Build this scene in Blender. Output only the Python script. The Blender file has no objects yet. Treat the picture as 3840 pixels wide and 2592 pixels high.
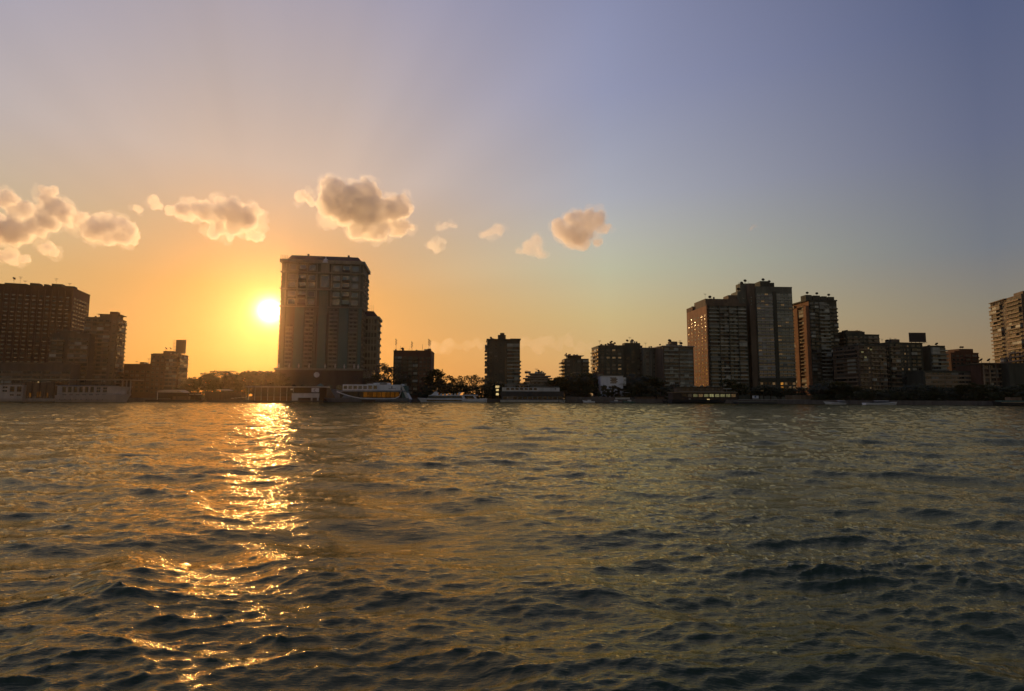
import bpy, bmesh, math, random
import numpy as np
from mathutils import Vector, Matrix

random.seed(11)
SC = bpy.context.scene
COL = SC.collection
R = math.radians

# ------------------------------------------------------------------ camera
FPX, CX, CY = 2050.0, 1920.0, 1296.0       # focal length and centre, in photograph pixels
CAM_H = 3.5
PITCH = math.atan((1490.0 - CY) / FPX)
ROLL = R(0.18)
cam_d = bpy.data.cameras.new('camera')
cam = bpy.data.objects.new('camera', cam_d)
COL.objects.link(cam)
cam_d.sensor_width = 36.0
cam_d.lens = FPX / 3840.0 * 36.0
cam_d.clip_start, cam_d.clip_end = 0.1, 20000.0
CAM_R = Matrix.Rotation(math.pi / 2 + PITCH, 3, 'X') @ Matrix.Rotation(ROLL, 3, 'Z')
cam.matrix_world = Matrix.Translation((0, 0, CAM_H)) @ CAM_R.to_4x4()
SC.camera = cam


def ray(px, py):
    return (CAM_R @ Vector(((px - CX) / FPX, -(py - CY) / FPX, -1.0))).normalized()


def at(px, py, Y):
    d = ray(px, py)
    return Vector((0, 0, CAM_H)) + d * (Y / d.y)


def X_(px, Y):
    return at(px, 1490, Y).x


def Z_(px, py, Y):
    return at(px, py, Y).z


# ------------------------------------------------------------------ sky, sun, exposure
SUN_DIR = ray(1012, 1166)                   # towards the sun
SUN_EL = math.asin(SUN_DIR.z)
SUN_AZ = math.atan2(SUN_DIR.x, SUN_DIR.y)   # from +Y, clockwise positive


def lin(c):
    return tuple(((v / 255.0) / 12.92 if v / 255.0 <= 0.04045 else ((v / 255.0 + 0.055) / 1.055) ** 2.4) for v in c)


world = bpy.data.worlds.new('World')
SC.world = world
world.use_nodes = True
NT = world.node_tree
NT.nodes.clear()


class G:
    """small helper to write node graphs as expressions"""

    def __init__(s, nt):
        s.nt = nt

    def n(s, t, **kw):
        o = s.nt.nodes.new(t)
        for k, v in kw.items():
            setattr(o, k, v)
        return o

    def put(s, sock, v):
        if hasattr(v, 'is_output') or isinstance(v, bpy.types.NodeSocket):
            s.nt.links.new(v, sock)
        else:
            sock.default_value = v

    def m(s, op, a, b=0.0, c=None, clamp=False):
        o = s.n('ShaderNodeMath', operation=op, use_clamp=clamp)
        s.put(o.inputs[0], a)
        s.put(o.inputs[1], b)
        if c is not None:
            s.put(o.inputs[2], c)
        return o.outputs[0]

    def mr(s, v, a, b, c=0.0, d=1.0, smooth=False):
        o = s.n('ShaderNodeMapRange', interpolation_type='SMOOTHSTEP' if smooth else 'LINEAR')
        s.put(o.inputs['Value'], v)
        for k, q in zip(('From Min', 'From Max', 'To Min', 'To Max'), (a, b, c, d)):
            s.put(o.inputs[k], q)
        return o.outputs[0]

    def vm(s, op, a, b=None):
        o = s.n('ShaderNodeVectorMath', operation=op)
        s.put(o.inputs[0], a)
        if b is not None:
            s.put(o.inputs[1], b)
        return o.outputs['Value'] if op in ('DOT_PRODUCT', 'LENGTH') else o.outputs[0]

    def ramp(s, v, stops):
        o = s.n('ShaderNodeValToRGB')
        s.put(o.inputs[0], v)
        e = o.color_ramp.elements
        while len(e) < len(stops):
            e.new(0.5)
        for q, (p, c) in zip(e, stops):
            q.position = p
            q.color = (*c, 1.0)
        return o.outputs[0]

    def mix(s, f, a, b, mode='MIX'):
        o = s.n('ShaderNodeMix', data_type='RGBA', blend_type=mode)
        s.put(o.inputs[0], f)
        s.put(o.inputs[6], a if not isinstance(a, tuple) else (*a[:3], 1))
        s.put(o.inputs[7], b if not isinstance(b, tuple) else (*b[:3], 1))
        return o.outputs[2]

    def noise(s, vec, scale, detail=3.0, rough=0.5, dist=0.0):
        o = s.n('ShaderNodeTexNoise')
        if vec is not None:
            s.put(o.inputs['Vector'], vec)
        s.put(o.inputs['Scale'], scale)
        o.inputs['Detail'].default_value = detail
        o.inputs['Roughness'].default_value = rough
        o.inputs['Distortion'].default_value = dist
        return o.outputs[0]


g = G(NT)
tc = g.n('ShaderNodeTexCoord')
d_ = g.vm('NORMALIZE', tc.outputs['Generated'])
sep = g.n('ShaderNodeSeparateXYZ')
g.put(sep.inputs[0], d_)
el = g.m('MULTIPLY', g.m('ARCSINE', sep.outputs[2]), 180 / math.pi)
flat = g.n('ShaderNodeCombineXYZ')
g.put(flat.inputs[0], sep.outputs[0])
g.put(flat.inputs[1], sep.outputs[1])
fl = g.vm('NORMALIZE', flat.outputs[0])
sun_flat = Vector((SUN_DIR.x, SUN_DIR.y, 0)).normalized()
dphi = g.m('MULTIPLY', g.m('ARCCOSINE', g.vm('DOT_PRODUCT', fl, tuple(sun_flat))), 180 / math.pi)
theta = g.m('MULTIPLY', g.m('ARCCOSINE', g.m('MINIMUM', g.vm('DOT_PRODUCT', d_, tuple(SUN_DIR)), 1.0)), 180 / math.pi)
e01 = g.mr(el, 0.0, 60.0)
# dusk sky on the sun's side, and a quarter turn away from it, by elevation
near = g.ramp(e01, [(0.0, lin((222, 130, 36))), (0.07, lin((232, 150, 58))), (0.17, lin((226, 160, 80))),
                    (0.26, lin((216, 172, 124))), (0.36, lin((210, 184, 164))), (0.48, lin((190, 174, 170))), (0.62, lin((168, 160, 174))),
                    (1.0, lin((112, 112, 140)))])
mid = g.ramp(e01, [(0.0, lin((210, 152, 96))), (0.06, lin((212, 168, 108))), (0.14, lin((204, 182, 130))),
                   (0.22, lin((190, 188, 160))), (0.34, lin((172, 173, 182))), (0.5, lin((150, 154, 182))), (1.0, lin((92, 100, 145)))])
far = g.ramp(e01, [(0.0, lin((150, 112, 80))), (0.05, lin((152, 126, 92))), (0.12, lin((136, 128, 112))),
                   (0.2, lin((116, 120, 128))), (0.34, lin((102, 108, 133))), (0.5, lin((88, 97, 129))), (1.0, lin((58, 66, 100)))])
c1 = g.mix(g.mr(dphi, 6.0, 34.0), near, mid)
c2 = g.mix(g.mr(dphi, 34.0, 66.0), c1, far)
# the glow round the sun and its disc
a1 = g.m('EXPONENT', g.m('MULTIPLY', g.m('POWER', g.m('DIVIDE', theta, 5.0), 1.2), -1.0))
a2 = g.m('EXPONENT', g.m('MULTIPLY', g.m('POWER', g.m('DIVIDE', theta, 0.66), 1.35), -1.0))
a3 = g.m('EXPONENT', g.m('MULTIPLY', g.m('POWER', g.m('DIVIDE', theta, 2.3), 1.4), -1.0))
disc = g.mr(theta, 0.35, 0.25)
glow = g.mix(1.0, g.mix(g.m('MULTIPLY', a1, 1.0), (0, 0, 0), (0.5, 0.10, 0.0)),
             g.mix(g.m('MULTIPLY', a2, 1.0), (0, 0, 0), (10.0, 7.5, 5.0)), 'ADD')
glow = g.mix(1.0, glow, g.mix(a3, (0, 0, 0), (1.0, 0.34, 0.05)), 'ADD')
glow = g.mix(1.0, glow, g.mix(disc, (0, 0, 0), (12, 10, 7)), 'ADD')
c3 = g.mix(g.mr(dphi, 66.0, 150.0, smooth=True), c2, g.mix(1.0, c2, (1.0, 0.98, 0.78), 'MULTIPLY'))
su = sun_flat.cross(Vector((0, 0, 1))).normalized()
sv = su.cross(Vector(SUN_DIR)).normalized()
ang = g.m('ARCTAN2', g.vm('DOT_PRODUCT', d_, tuple(su)), g.vm('DOT_PRODUCT', d_, tuple(sv)))
rn = g.n('ShaderNodeTexNoise', noise_dimensions='1D')
g.put(rn.inputs['W'], g.m('ADD', ang, 7.3))
rn.inputs['Scale'].default_value = 3.2
rn.inputs['Detail'].default_value = 2.0
rays = g.m('MULTIPLY', g.mr(rn.outputs[0], 0.3, 0.7, -0.034, 0.034),
           g.m('MULTIPLY', g.mr(theta, 8.0, 20.0, smooth=True), g.mr(theta, 60.0, 26.0, smooth=True)))
rays = g.m('ADD', 1.0, rays)
rc = g.n('ShaderNodeCombineColor')
for q in range(3):
    g.put(rc.inputs[q], rays)
c3 = g.mix(1.0, c3, rc.outputs[0], 'MULTIPLY')
skyc = g.mix(1.0, c3, glow, 'ADD')
# physical dusk sky underneath, faint
sky = g.n('ShaderNodeTexSky', sky_type='NISHITA', sun_disc=False, sun_elevation=SUN_EL, sun_rotation=SUN_AZ)
bg1 = g.n('ShaderNodeBackground')
g.put(bg1.inputs[0], skyc)
bg1.inputs[1].default_value = 0.96
bg2 = g.n('ShaderNodeBackground')
g.put(bg2.inputs[0], sky.outputs[0])
bg2.inputs[1].default_value = 0.004
add = g.n('ShaderNodeAddShader')
g.put(add.inputs[0], bg1.outputs[0])
g.put(add.inputs[1], bg2.outputs[0])
g.put(g.n('ShaderNodeOutputWorld').inputs[0], add.outputs[0])

sun_d = bpy.data.lights.new('sun', 'SUN')
sun_d.energy = 2.2
sun_d.angle = R(0.53)
sun_d.color = (1.0, 0.60, 0.25)
sun = bpy.data.objects.new('sun', sun_d)
COL.objects.link(sun)
sun.rotation_euler = SUN_DIR.to_track_quat('Z', 'Y').to_euler()
sun.location = (0, 0, 300)

vs = SC.view_settings
vs.view_transform = 'Standard'
vs.look = 'None'
vs.exposure = 0.0
vs.gamma = 1.0
vs.use_curve_mapping = False
cy = SC.cycles
cy.use_denoising = True
cy.max_bounces = 10
cy.diffuse_bounces = 2
cy.glossy_bounces = 3
cy.transmission_bounces = 4
cy.transparent_max_bounces = 12
cy.volume_bounces = 5
cy.sample_clamp_indirect = 4.0
cy.sample_clamp_direct = 55.0
cy.caustics_reflective = False
cy.caustics_refractive = False

# ------------------------------------------------------------------ materials
MATS = {}


def new_mat(name):
    m = bpy.data.materials.new(name)
    m.use_nodes = True
    m.node_tree.nodes.clear()
    gg = G(m.node_tree)
    out = gg.n('ShaderNodeOutputMaterial')
    MATS[name] = m
    return m, gg, out


def solid(name, col, rough=0.8, var=0.25, scale=0.25, metal=0.0, spec=0.4, rnd=0.0, streak=True):
    """weathered paint / render / concrete: colour noise, rain streaks, per-piece variation"""
    m, gg, out = new_mat(name)
    p = gg.n('ShaderNodeBsdfPrincipled')
    geo = gg.n('ShaderNodeNewGeometry')
    mp = gg.n('ShaderNodeMapping')
    gg.put(mp.inputs[0], geo.outputs['Position'])
    mp.inputs['Scale'].default_value = (1.0, 1.0, 0.22 if streak else 1.0)
    n1 = gg.noise(mp.outputs[0], scale, 5.0, 0.62)
    f = gg.mr(n1, 0.32, 0.7, 1.0 - var, 1.0 + var * 0.5)
    if rnd:
        oi = gg.n('ShaderNodeObjectInfo')
        f = gg.m('MULTIPLY', f, gg.mr(oi.outputs['Random'], 0, 1, 1 - rnd, 1 + rnd))
    c = gg.mix(1.0, tuple(col), gg.n('ShaderNodeCombineColor').outputs[0], 'MULTIPLY')
    cc = m.node_tree.nodes[-1]
    comb = [q for q in m.node_tree.nodes if q.type == 'COMBINE_COLOR'][0]
    for i in range(3):
        gg.put(comb.inputs[i], f)
    gg.put(p.inputs['Base Color'], c)
    p.inputs['Roughness'].default_value = rough
    p.inputs['Metallic'].default_value = metal
    p.inputs['Specular IOR Level'].default_value = spec
    gg.put(out.inputs[0], p.outputs[0])
    return m


def water_mat():
    m, gg, out = new_mat('river_water')
    dif = gg.n('ShaderNodeBsdfDiffuse')
    dif.inputs[0].default_value = (0.007, 0.032, 0.015, 1)      # silty green body of the river
    glo = gg.n('ShaderNodeBsdfGlossy')
    glo.inputs[0].default_value = (1.0, 0.85, 0.53, 1)
    geo = gg.n('ShaderNodeNewGeometry')
    pos = geo.outputs['Position']
    mp = gg.n('ShaderNodeMapping')
    gg.put(mp.inputs[0], pos)
    mp.inputs['Rotation'].default_value = (0, 0, R(12))
    mp.inputs['Scale'].default_value = (0.40, 1.5, 1.0)
    v = mp.outputs[0]
    n1 = gg.noise(v, 0.9, 4.0, 0.6, 0.4)
    n2 = gg.noise(v, 5.5, 4.0, 0.62, 0.3)
    n3 = gg.noise(v, 28.0, 3.0, 0.6, 0.2)
    # far water: the mesh is too coarse for the short waves, the bump carries them
    dist = gg.vm('LENGTH', pos)
    farw = gg.mr(dist, 18.0, 140.0)
    h = gg.m('ADD', gg.m('MULTIPLY', n1, gg.m('MULTIPLY', farw, 0.24)),
             gg.m('ADD', gg.m('MULTIPLY', n2, gg.mr(dist, 6.0, 60.0, 0.019, 0.040)), gg.m('MULTIPLY', n3, 0.0045)))
    b = gg.n('ShaderNodeBump')
    b.inputs['Strength'].default_value = 1.0
    b.inputs['Distance'].default_value = 1.0
    gg.put(b.inputs['Height'], h)
    for nd in (dif, glo):
        gg.put(nd.inputs['Normal'], b.outputs[0])
    gg.put(glo.inputs['Roughness'], gg.mr(dist, 10.0, 250.0, 0.03, 0.055))
    # Schlick's curve for water; wave facets turned past edge-on keep the edge-on value
    cosv = gg.m('MAXIMUM', gg.vm('DOT_PRODUCT', b.outputs[0], geo.outputs['Incoming']), 0.10)
    fr = gg.m('ADD', gg.m('MULTIPLY', gg.m('POWER', gg.m('SUBTRACT', 1.0, cosv), 5.0), 0.92), 0.08)
    mx = gg.n('ShaderNodeMixShader')
    gg.put(mx.inputs[0], fr)
    gg.put(mx.inputs[1], dif.outputs[0])
    gg.put(mx.inputs[2], glo.outputs[0])
    gg.put(out.inputs[0], mx.outputs[0])
    return m


def cloud_mat(name, dens):
    m, gg, out = new_mat(name)
    v = gg.n('ShaderNodeVolumePrincipled')
    v.inputs['Color'].default_value = (0.968, 0.966, 0.964, 1)
    v.inputs['Density'].default_value = dens
    v.inputs['Anisotropy'].default_value = 0.6
    gg.put(out.inputs['Volume'], v.outputs[0])
    return m


def haze_mat():
    m, gg, out = new_mat('haze_air')
    v = gg.n('ShaderNodeVolumePrincipled')
    v.inputs['Color'].default_value = (0.95, 0.66, 0.40, 1)
    v.inputs['Density'].default_value = 0.000042
    v.inputs['Anisotropy'].default_value = 0.9
    gg.put(out.inputs['Volume'], v.outputs[0])
    return m


# ------------------------------------------------------------------ object helpers
def mesh_obj(name, verts, faces, mats, parent=None, smooth=False, mat_idx=None):
    me = bpy.data.meshes.new(name)
    me.from_pydata(verts, [], faces)
    for mm in (mats if isinstance(mats, (list, tuple)) else [mats]):
        me.materials.append(MATS[mm])
    if mat_idx is not None:
        me.polygons.foreach_set('material_index', mat_idx)
    if smooth:
        me.polygons.foreach_set('use_smooth', [True] * len(me.polygons))
    o = bpy.data.objects.new(name, me)
    COL.objects.link(o)
    if parent is not None:
        o.parent = parent
    return o


def tag(o, label=None, cat=None, group=None, kind=None):
    if label:
        o['label'] = label
    if cat:
        o['category'] = cat
    if group:
        o['group'] = group
    if kind:
        o['kind'] = kind
    return o


# ------------------------------------------------------------------ water
def ocean_tile(N, L, lp, hs, wind, seed, cut, spread=2.0):
    """one periodic patch of wind waves: height and the two sideways shifts"""
    rs = np.random.RandomState(seed)
    k1 = 2 * np.pi * np.fft.fftfreq(N, L / N)
    kx, ky = np.meshgrid(k1, k1, indexing='ij')
    k = np.hypot(kx, ky)
    k[0, 0] = 1e-6
    Lw = lp / (2 * np.pi) * 0.8
    c = (kx * math.cos(wind) + ky * math.sin(wind)) / k
    P = np.exp(-1.0 / (k * Lw) ** 2) / k ** 3.45 * (0.02 + np.abs(c) ** spread) * np.exp(-(k * cut) ** 2)
    P[0, 0] = 0
    H = np.sqrt(P) * (rs.normal(size=(N, N)) + 1j * rs.normal(size=(N, N)))
    h = np.fft.ifft2(H).real
    s = hs / h.std()
    dx = np.fft.ifft2(1j * kx / k * H).real * s
    dy = np.fft.ifft2(1j * ky / k * H).real * s
    return h * s, dx, dy


def bil(t, L, x, y):
    N = t.shape[0]
    u = (x / L * N) % N
    v = (y / L * N) % N
    i = u.astype(int) % N
    j = v.astype(int) % N
    fu, fv = u - np.floor(u), v - np.floor(v)
    i2, j2 = (i + 1) % N, (j + 1) % N
    return (t[i, j] * (1 - fu) * (1 - fv) + t[i2, j] * fu * (1 - fv) + t[i, j2] * (1 - fu) * fv + t[i2, j2] * fu * fv)


def build_water():
    fine = np.linspace(R(-64), R(64), 1050)
    coarse_l = np.linspace(-math.pi, R(-64), 60, endpoint=False)
    coarse_r = np.linspace(R(64), math.pi, 61)[1:]
    ang = np.concatenate([coarse_l, fine, coarse_r])
    r1 = 2.0 * (1.0064 ** np.arange(0, 900))
    r1 = r1[r1 < 330]
    rad = np.concatenate([[0.02, 0.6, 1.2], r1, np.geomspace(340, 2600, 30)])
    A, Rr = np.meshgrid(ang, rad)
    x = Rr * np.sin(A)
    y = Rr * np.cos(A)
    z = np.zeros_like(x)
    sx = np.zeros_like(x)
    sy = np.zeros_like(x)
    tiles = [(ocean_tile(512, 137.0, 9.0, 0.064, R(72), 3, 0.25, 8.0), 137.0, 900.0, 1.0, 0.3),
             (ocean_tile(512, 113.0, 5.5, 0.036, R(72), 4, 0.2, 8.0), 113.0, 900.0, 1.0, -0.45),
             (ocean_tile(1024, 61.0, 1.8, 0.0175, R(98), 5, 0.02, 10.0), 61.0, 700.0, 1.0, -0.2),
             (ocean_tile(1024, 17.3, 0.62, 0.0085, R(82), 8, 0.012, 8.0), 17.3, 110.0, 0.9, 0.5)]
    inside = (np.abs(A) < R(64.01))
    # gusts: patches of rougher and of smoother water
    gust = 0.95 + 0.28 * np.sin(.11 * x + .23 * y + 1.1) * np.sin(.05 * y - .17 * x) + 0.25 * np.sin(.41 * y + .13 * x + 2.0) * np.sin(.29 * x - .07 * y)
    for (t, L, fade, chop, rot) in tiles:
        c, s = math.cos(rot), math.sin(rot)
        u, v = c * x + s * y, -s * x + c * y
        w = np.clip((fade - Rr) / (fade * 0.6), 0, 1) * inside * (gust if L < 100 else 1.0)
        h, dx, dy = (bil(q, L, u, v) for q in t)
        z += w * h
        sx += w * chop * (c * dx - s * dy)
        sy += w * chop * (s * dx + c * dy)
    x = x + sx
    y = y + sy
    na, nr = len(ang), len(rad)
    co = np.stack([x, y, z], -1).reshape(-1, 3)
    idx = np.arange(na * nr).reshape(nr, na)
    q = np.stack([idx[:-1, :-1], idx[:-1, 1:], idx[1:, 1:], idx[1:, :-1]], -1).reshape(-1, 4)[:, ::-1]
    me = bpy.data.meshes.new('water')
    me.vertices.add(len(co))
    me.vertices.foreach_set('co', co.ravel())
    me.loops.add(q.size)
    me.loops.foreach_set('vertex_index', q.ravel())
    me.polygons.add(len(q))
    me.polygons.foreach_set('loop_start', np.arange(0, q.size, 4))
    me.update(calc_edges=True)
    me.polygons.foreach_set('use_smooth', np.ones(len(q), bool))
    me.materials.append(water_mat())
    o = bpy.data.objects.new('water', me)
    COL.objects.link(o)
    tag(o, kind='structure')


build_water()

# ------------------------------------------------------------------ clouds
CLOUD_Y = 3600.0
cloud_mat('cloud_vapour', 0.0165)
cloud_mat('cloud_veil', 0.0024)
cloud_mat('cloud_thin', 0.0065)
cloud_mat('cloud_bank', 0.0011)
haze_mat()
tex1 = bpy.data.textures.new('cloud_billows', 'CLOUDS')
tex1.noise_scale = 70.0
tex1.noise_depth = 4
tex1.noise_basis = 'BLENDER_ORIGINAL'
tex2 = bpy.data.textures.new('cloud_fringe', 'CLOUDS')
tex2.noise_scale = 22.0
tex2.noise_depth = 3


tex3 = bpy.data.textures.new('cloud_curls', 'CLOUDS')
tex3.noise_scale = 9.0
tex3.noise_depth = 2


def cloud_hull(name, blobs, seed, Y, vox, thick, amp, grow, mat, steps, curls=0):
    """blobs = (px, py, radius px across, radius px up), merged into one billowing hull"""
    rs = random.Random(seed)
    bm = bmesh.new()
    s = Y / FPX
    for (px, py, rx, ry) in blobs:
        c = at(px, py, Y)
        n = max(5, int((rx * ry) / 160))
        for _ in range(min(n, 22)):
            a, q = rs.uniform(0, 6.283), math.sqrt(rs.random()) * 0.72
            ox, oz = math.cos(a) * q * rx * s, math.sin(a) * q * ry * s
            oy = rs.uniform(-1, 1) * min(rx, ry) * s * thick
            rr = rs.uniform(0.42, 0.68) * min(rx, ry) * s * grow
            p = Vector((c.x + ox * grow, c.y + oy, c.z + oz * grow))
            bmesh.ops.create_icosphere(bm, subdivisions=2, radius=rr, matrix=Matrix.Translation(p))
            for _k in range(curls):                     # cauliflower heads on heads
                d = Vector((rs.gauss(0, 1), rs.gauss(0, .7), rs.gauss(.35, 1))).normalized()
                r2 = rr * rs.uniform(.22, .45)
                p2 = p + d * rr * rs.uniform(.85, 1.12)
                bmesh.ops.create_icosphere(bm, subdivisions=1, radius=r2, matrix=Matrix.Translation(p2))
                d2 = (d + Vector((rs.gauss(0, .7), rs.gauss(0, .7), rs.gauss(.2, .7)))).normalized()
                bmesh.ops.create_icosphere(bm, subdivisions=1, radius=r2 * .45, matrix=Matrix.Translation(p2 + d2 * r2))
    me = bpy.data.meshes.new(name)
    bm.to_mesh(me)
    bm.free()
    o = bpy.data.objects.new(name, me)
    COL.objects.link(o)
    md = o.modifiers.new('merge', 'REMESH')
    md.mode = 'VOXEL'
    md.voxel_size = vox
    for t, st in steps:
        d = o.modifiers.new('billow', 'DISPLACE')
        d.texture = t
        d.texture_coords = 'GLOBAL'
        d.strength = st * amp
        d.mid_level = 0.45
        md = o.modifiers.new('merge', 'REMESH')      # closes the folds the displacement opens
        md.mode = 'VOXEL'
        md.voxel_size = vox * (.85 if t is tex3 else 1.0)
    me.materials.append(MATS[mat])
    return o


def cloud(blobs, label, seed, Y=CLOUD_Y, vox=4.6, thick=0.8, amp=1.0, mat='cloud_vapour'):
    """a cumulus: a dense billowing body inside a thin torn veil"""
    o = cloud_hull('cloud', blobs, seed, Y, vox, thick, amp, 0.92, mat, ((tex1, 56.0), (tex2, 26.0), (tex3, 14.0)), 3)
    v = cloud_hull('veil', blobs, seed + 50, Y, vox * 1.25, thick, amp, 1.13, 'cloud_veil', ((tex1, 85.0), (tex2, 44.0)))
    v.parent = o
    tag(o, label, 'cloud', 'small clouds drifting over the skyline')
    return o


cloud([(10, 745, 50, 36), (80, 790, 65, 36), (50, 870, 95, 50), (150, 845, 80, 42), (205, 785, 48, 46), (180, 725, 38, 30),
       (260, 810, 55, 35), (30, 965, 80, 28), (-60, 850, 70, 60), (170, 930, 60, 28)],
      'large torn cumulus cloud with tall twin heads above the slab hotel', 1)
cloud([(360, 860, 70, 45), (430, 850, 70, 40), (470, 880, 50, 40), (420, 890, 60, 30)],
      'small grey cumulus cloud with a bright lower rim beside the torn cloud', 2)
cloud([(580, 760, 40, 22), (520, 785, 40, 14), (690, 790, 70, 35), (780, 795, 80, 40), (870, 790, 70, 45), (920, 830, 60, 50), (840, 860, 90, 35),
       (960, 790, 40, 25), (950, 880, 50, 25)],
      'long flat brown-grey cloud right above the setting sun', 3)
cloud([(1140, 745, 45, 28), (1250, 725, 70, 50), (1350, 735, 80, 55), (1290, 790, 100, 60), (1400, 800, 90, 55), (1460, 780, 60, 50),
       (1510, 780, 35, 45), (1380, 860, 100, 40), (1490, 860, 60, 35), (1540, 850, 22, 14)],
      'biggest puffy cumulus cloud with glowing edges above the twin-roofed tower', 4)
cloud([(1660, 845, 45, 20), (1700, 850, 30, 14)], 'thin faint wisp of cloud high between two small puffs', 5, mat='cloud_thin', amp=0.6, vox=5)
cloud([(1630, 925, 42, 26), (1650, 905, 25, 18)], 'small pale cloud puff hanging lowest beside the big cumulus', 6, mat='cloud_thin', amp=0.6, vox=5)
cloud([(1850, 870, 42, 26), (1880, 855, 28, 18), (1820, 885, 28, 16)], 'small rounded cloud puff with a dark cap', 7, mat='cloud_thin', amp=0.6, vox=5)
cloud([(2000, 925, 45, 32), (2010, 900, 25, 20), (1960, 945, 28, 16), (2030, 955, 30, 16)], 'ragged pale cloud puff just below the rounded cumulus', 8, mat='cloud_thin', amp=0.6, vox=5)
cloud([(2110, 850, 45, 45), (2160, 815, 45, 35), (2220, 820, 60, 40), (2170, 880, 80, 45), (2270, 860, 35, 22), (2230, 900, 50, 22)],
      'rounded white-edged cumulus cloud above the low shore houses', 9, amp=0.8, vox=6)
cloud([(2830, 850, 16, 8), (2815, 860, 12, 6)], 'tiny lone wisp of cloud in the blue sky above the tallest apartment towers', 10, mat='cloud_thin', amp=0.3, vox=4)
bank = cloud_hull('cloud', [(1640, 1300, 90, 26), (1740, 1292, 90, 22), (1840, 1300, 70, 18), (2000, 1290, 90, 30), (2090, 1280, 80, 26), (2170, 1300, 70, 20)], 70, 6500.0, 14.0, .6, 1.0, 1.1,
                  'cloud_bank', ((tex1, 80.0),))
tag(bank, 'faint flat mauve cloud bank low over the horizon beside the lone tower block', 'cloud')

# ------------------------------------------------------------------ materials of the built things
solid('concrete_tan', (0.165, 0.125, 0.082), 0.9, 0.35)
solid('concrete_grey', (0.17, 0.175, 0.13), 0.9, 0.35)
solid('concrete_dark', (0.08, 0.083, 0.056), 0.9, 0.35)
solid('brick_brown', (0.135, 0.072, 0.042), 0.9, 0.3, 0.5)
solid('brick_sunlit', (0.34, 0.165, 0.08), 0.9, 0.35, 0.5)  # lit copy of the brown brick, low sun's orange put into its colour
solid('render_cream', (0.33, 0.29, 0.22), 0.85, 0.3)
solid('band_grey', (0.33, 0.34, 0.26), 0.85, 0.35, 0.4, rnd=0.35)
solid('band_tan', (0.27, 0.20, 0.12), 0.85, 0.35, 0.4, rnd=0.35)
solid('band_pale', (0.40, 0.37, 0.31), 0.8, 0.3, 0.4, rnd=0.3)
solid('panel_mixed', (0.32, 0.32, 0.25), 0.7, 0.3, 0.6, rnd=0.75)
solid('shutter_wood', (0.12, 0.085, 0.055), 0.7, 0.3, 0.8, rnd=0.5)
solid('tower_stone', (0.125, 0.14, 0.105), 0.85, 0.22, 0.12)
solid('tower_panel', (0.085, 0.17, 0.145), 0.6, 0.2, 0.12)
solid('tower_trim', (0.25, 0.265, 0.20), 0.8, 0.25)
solid('podium_stone', (0.12, 0.09, 0.062), 0.85, 0.25, 0.2)
solid('slate', (0.06, 0.055, 0.052), 0.6, 0.25, 0.3)
solid('white_paint', (0.80, 0.81, 0.82), 0.5, 0.18, 0.3)
solid('white_paint_dusk', (0.52, 0.43, 0.35), 0.5, 0.25, 0.3)  # white boat paint with the dim, warm evening light put into its colour
solid('white_wall', (0.66, 0.65, 0.60), 0.8, 0.25, 0.3)
solid('hull_grey', (0.20, 0.22, 0.24), 0.45, 0.2, 0.3)
solid('hull_dark', (0.035, 0.04, 0.045), 0.45, 0.25, 0.3)
solid('dark_timber', (0.07, 0.05, 0.035), 0.8, 0.3, 0.8)
solid('timber', (0.19, 0.13, 0.08), 0.8, 0.3, 0.8)
solid('dark_metal', (0.045, 0.043, 0.04), 0.5, 0.25, 0.8, metal=0.3)
solid('pale_metal', (0.42, 0.42, 0.40), 0.45, 0.2, 0.5, metal=0.4)
solid('canvas_tan', (0.50, 0.40, 0.25), 0.75, 0.2, 0.6, streak=False)
solid('canvas_green', (0.10, 0.17, 0.14), 0.8, 0.2, 0.6, streak=False)
solid('quay_stone', (0.16, 0.14, 0.115), 0.9, 0.35, 0.5)
solid('earth', (0.09, 0.075, 0.055), 0.95, 0.3, 0.2, streak=False)
solid('board_dark', (0.035, 0.03, 0.028), 0.7, 0.2, 0.5)
solid('sign_yellow', (0.55, 0.38, 0.06), 0.6, 0.15, 0.5)
solid('sign_blue', (0.05, 0.09, 0.2), 0.6, 0.15, 0.5)
solid('bark', (0.055, 0.042, 0.03), 0.95, 0.3, 1.0)


def glass_mat(name, col, rough=0.06, curtain=0.5, ior=1.5):
    """window glass in front of a dim room; curtains here and there"""
    m, gg, out = new_mat(name)
    p = gg.n('ShaderNodeBsdfPrincipled')
    oi = gg.n('ShaderNodeObjectInfo')
    geo = gg.n('ShaderNodeNewGeometry')
    n = gg.noise(geo.outputs['Position'], 0.5, 2.0)
    c = gg.mix(gg.mr(oi.outputs['Random'], 1 - curtain, 1.0, 0.0, 1.0), tuple(col), (0.20, 0.19, 0.16))
    gg.put(p.inputs['Base Color'], c)
    p.inputs['Roughness'].default_value = rough
    p.inputs['Specular IOR Level'].default_value = 0.6
    p.inputs['IOR'].default_value = ior
    b = gg.n('ShaderNodeBump')
    b.inputs['Strength'].default_value = 0.35
    b.inputs['Distance'].default_value = 0.25
    gg.put(b.inputs['Height'], n)
    gg.put(p.inputs['Normal'], b.outputs[0])
    gg.put(out.inputs[0], p.outputs[0])


glass_mat('window_glass', (0.016, 0.019, 0.02))
glass_mat('tinted_glass', (0.02, 0.035, 0.036), 0.05, 0.2, 1.95)
glass_mat('boat_glass', (0.01, 0.012, 0.016), 0.08, 0.1)


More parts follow.
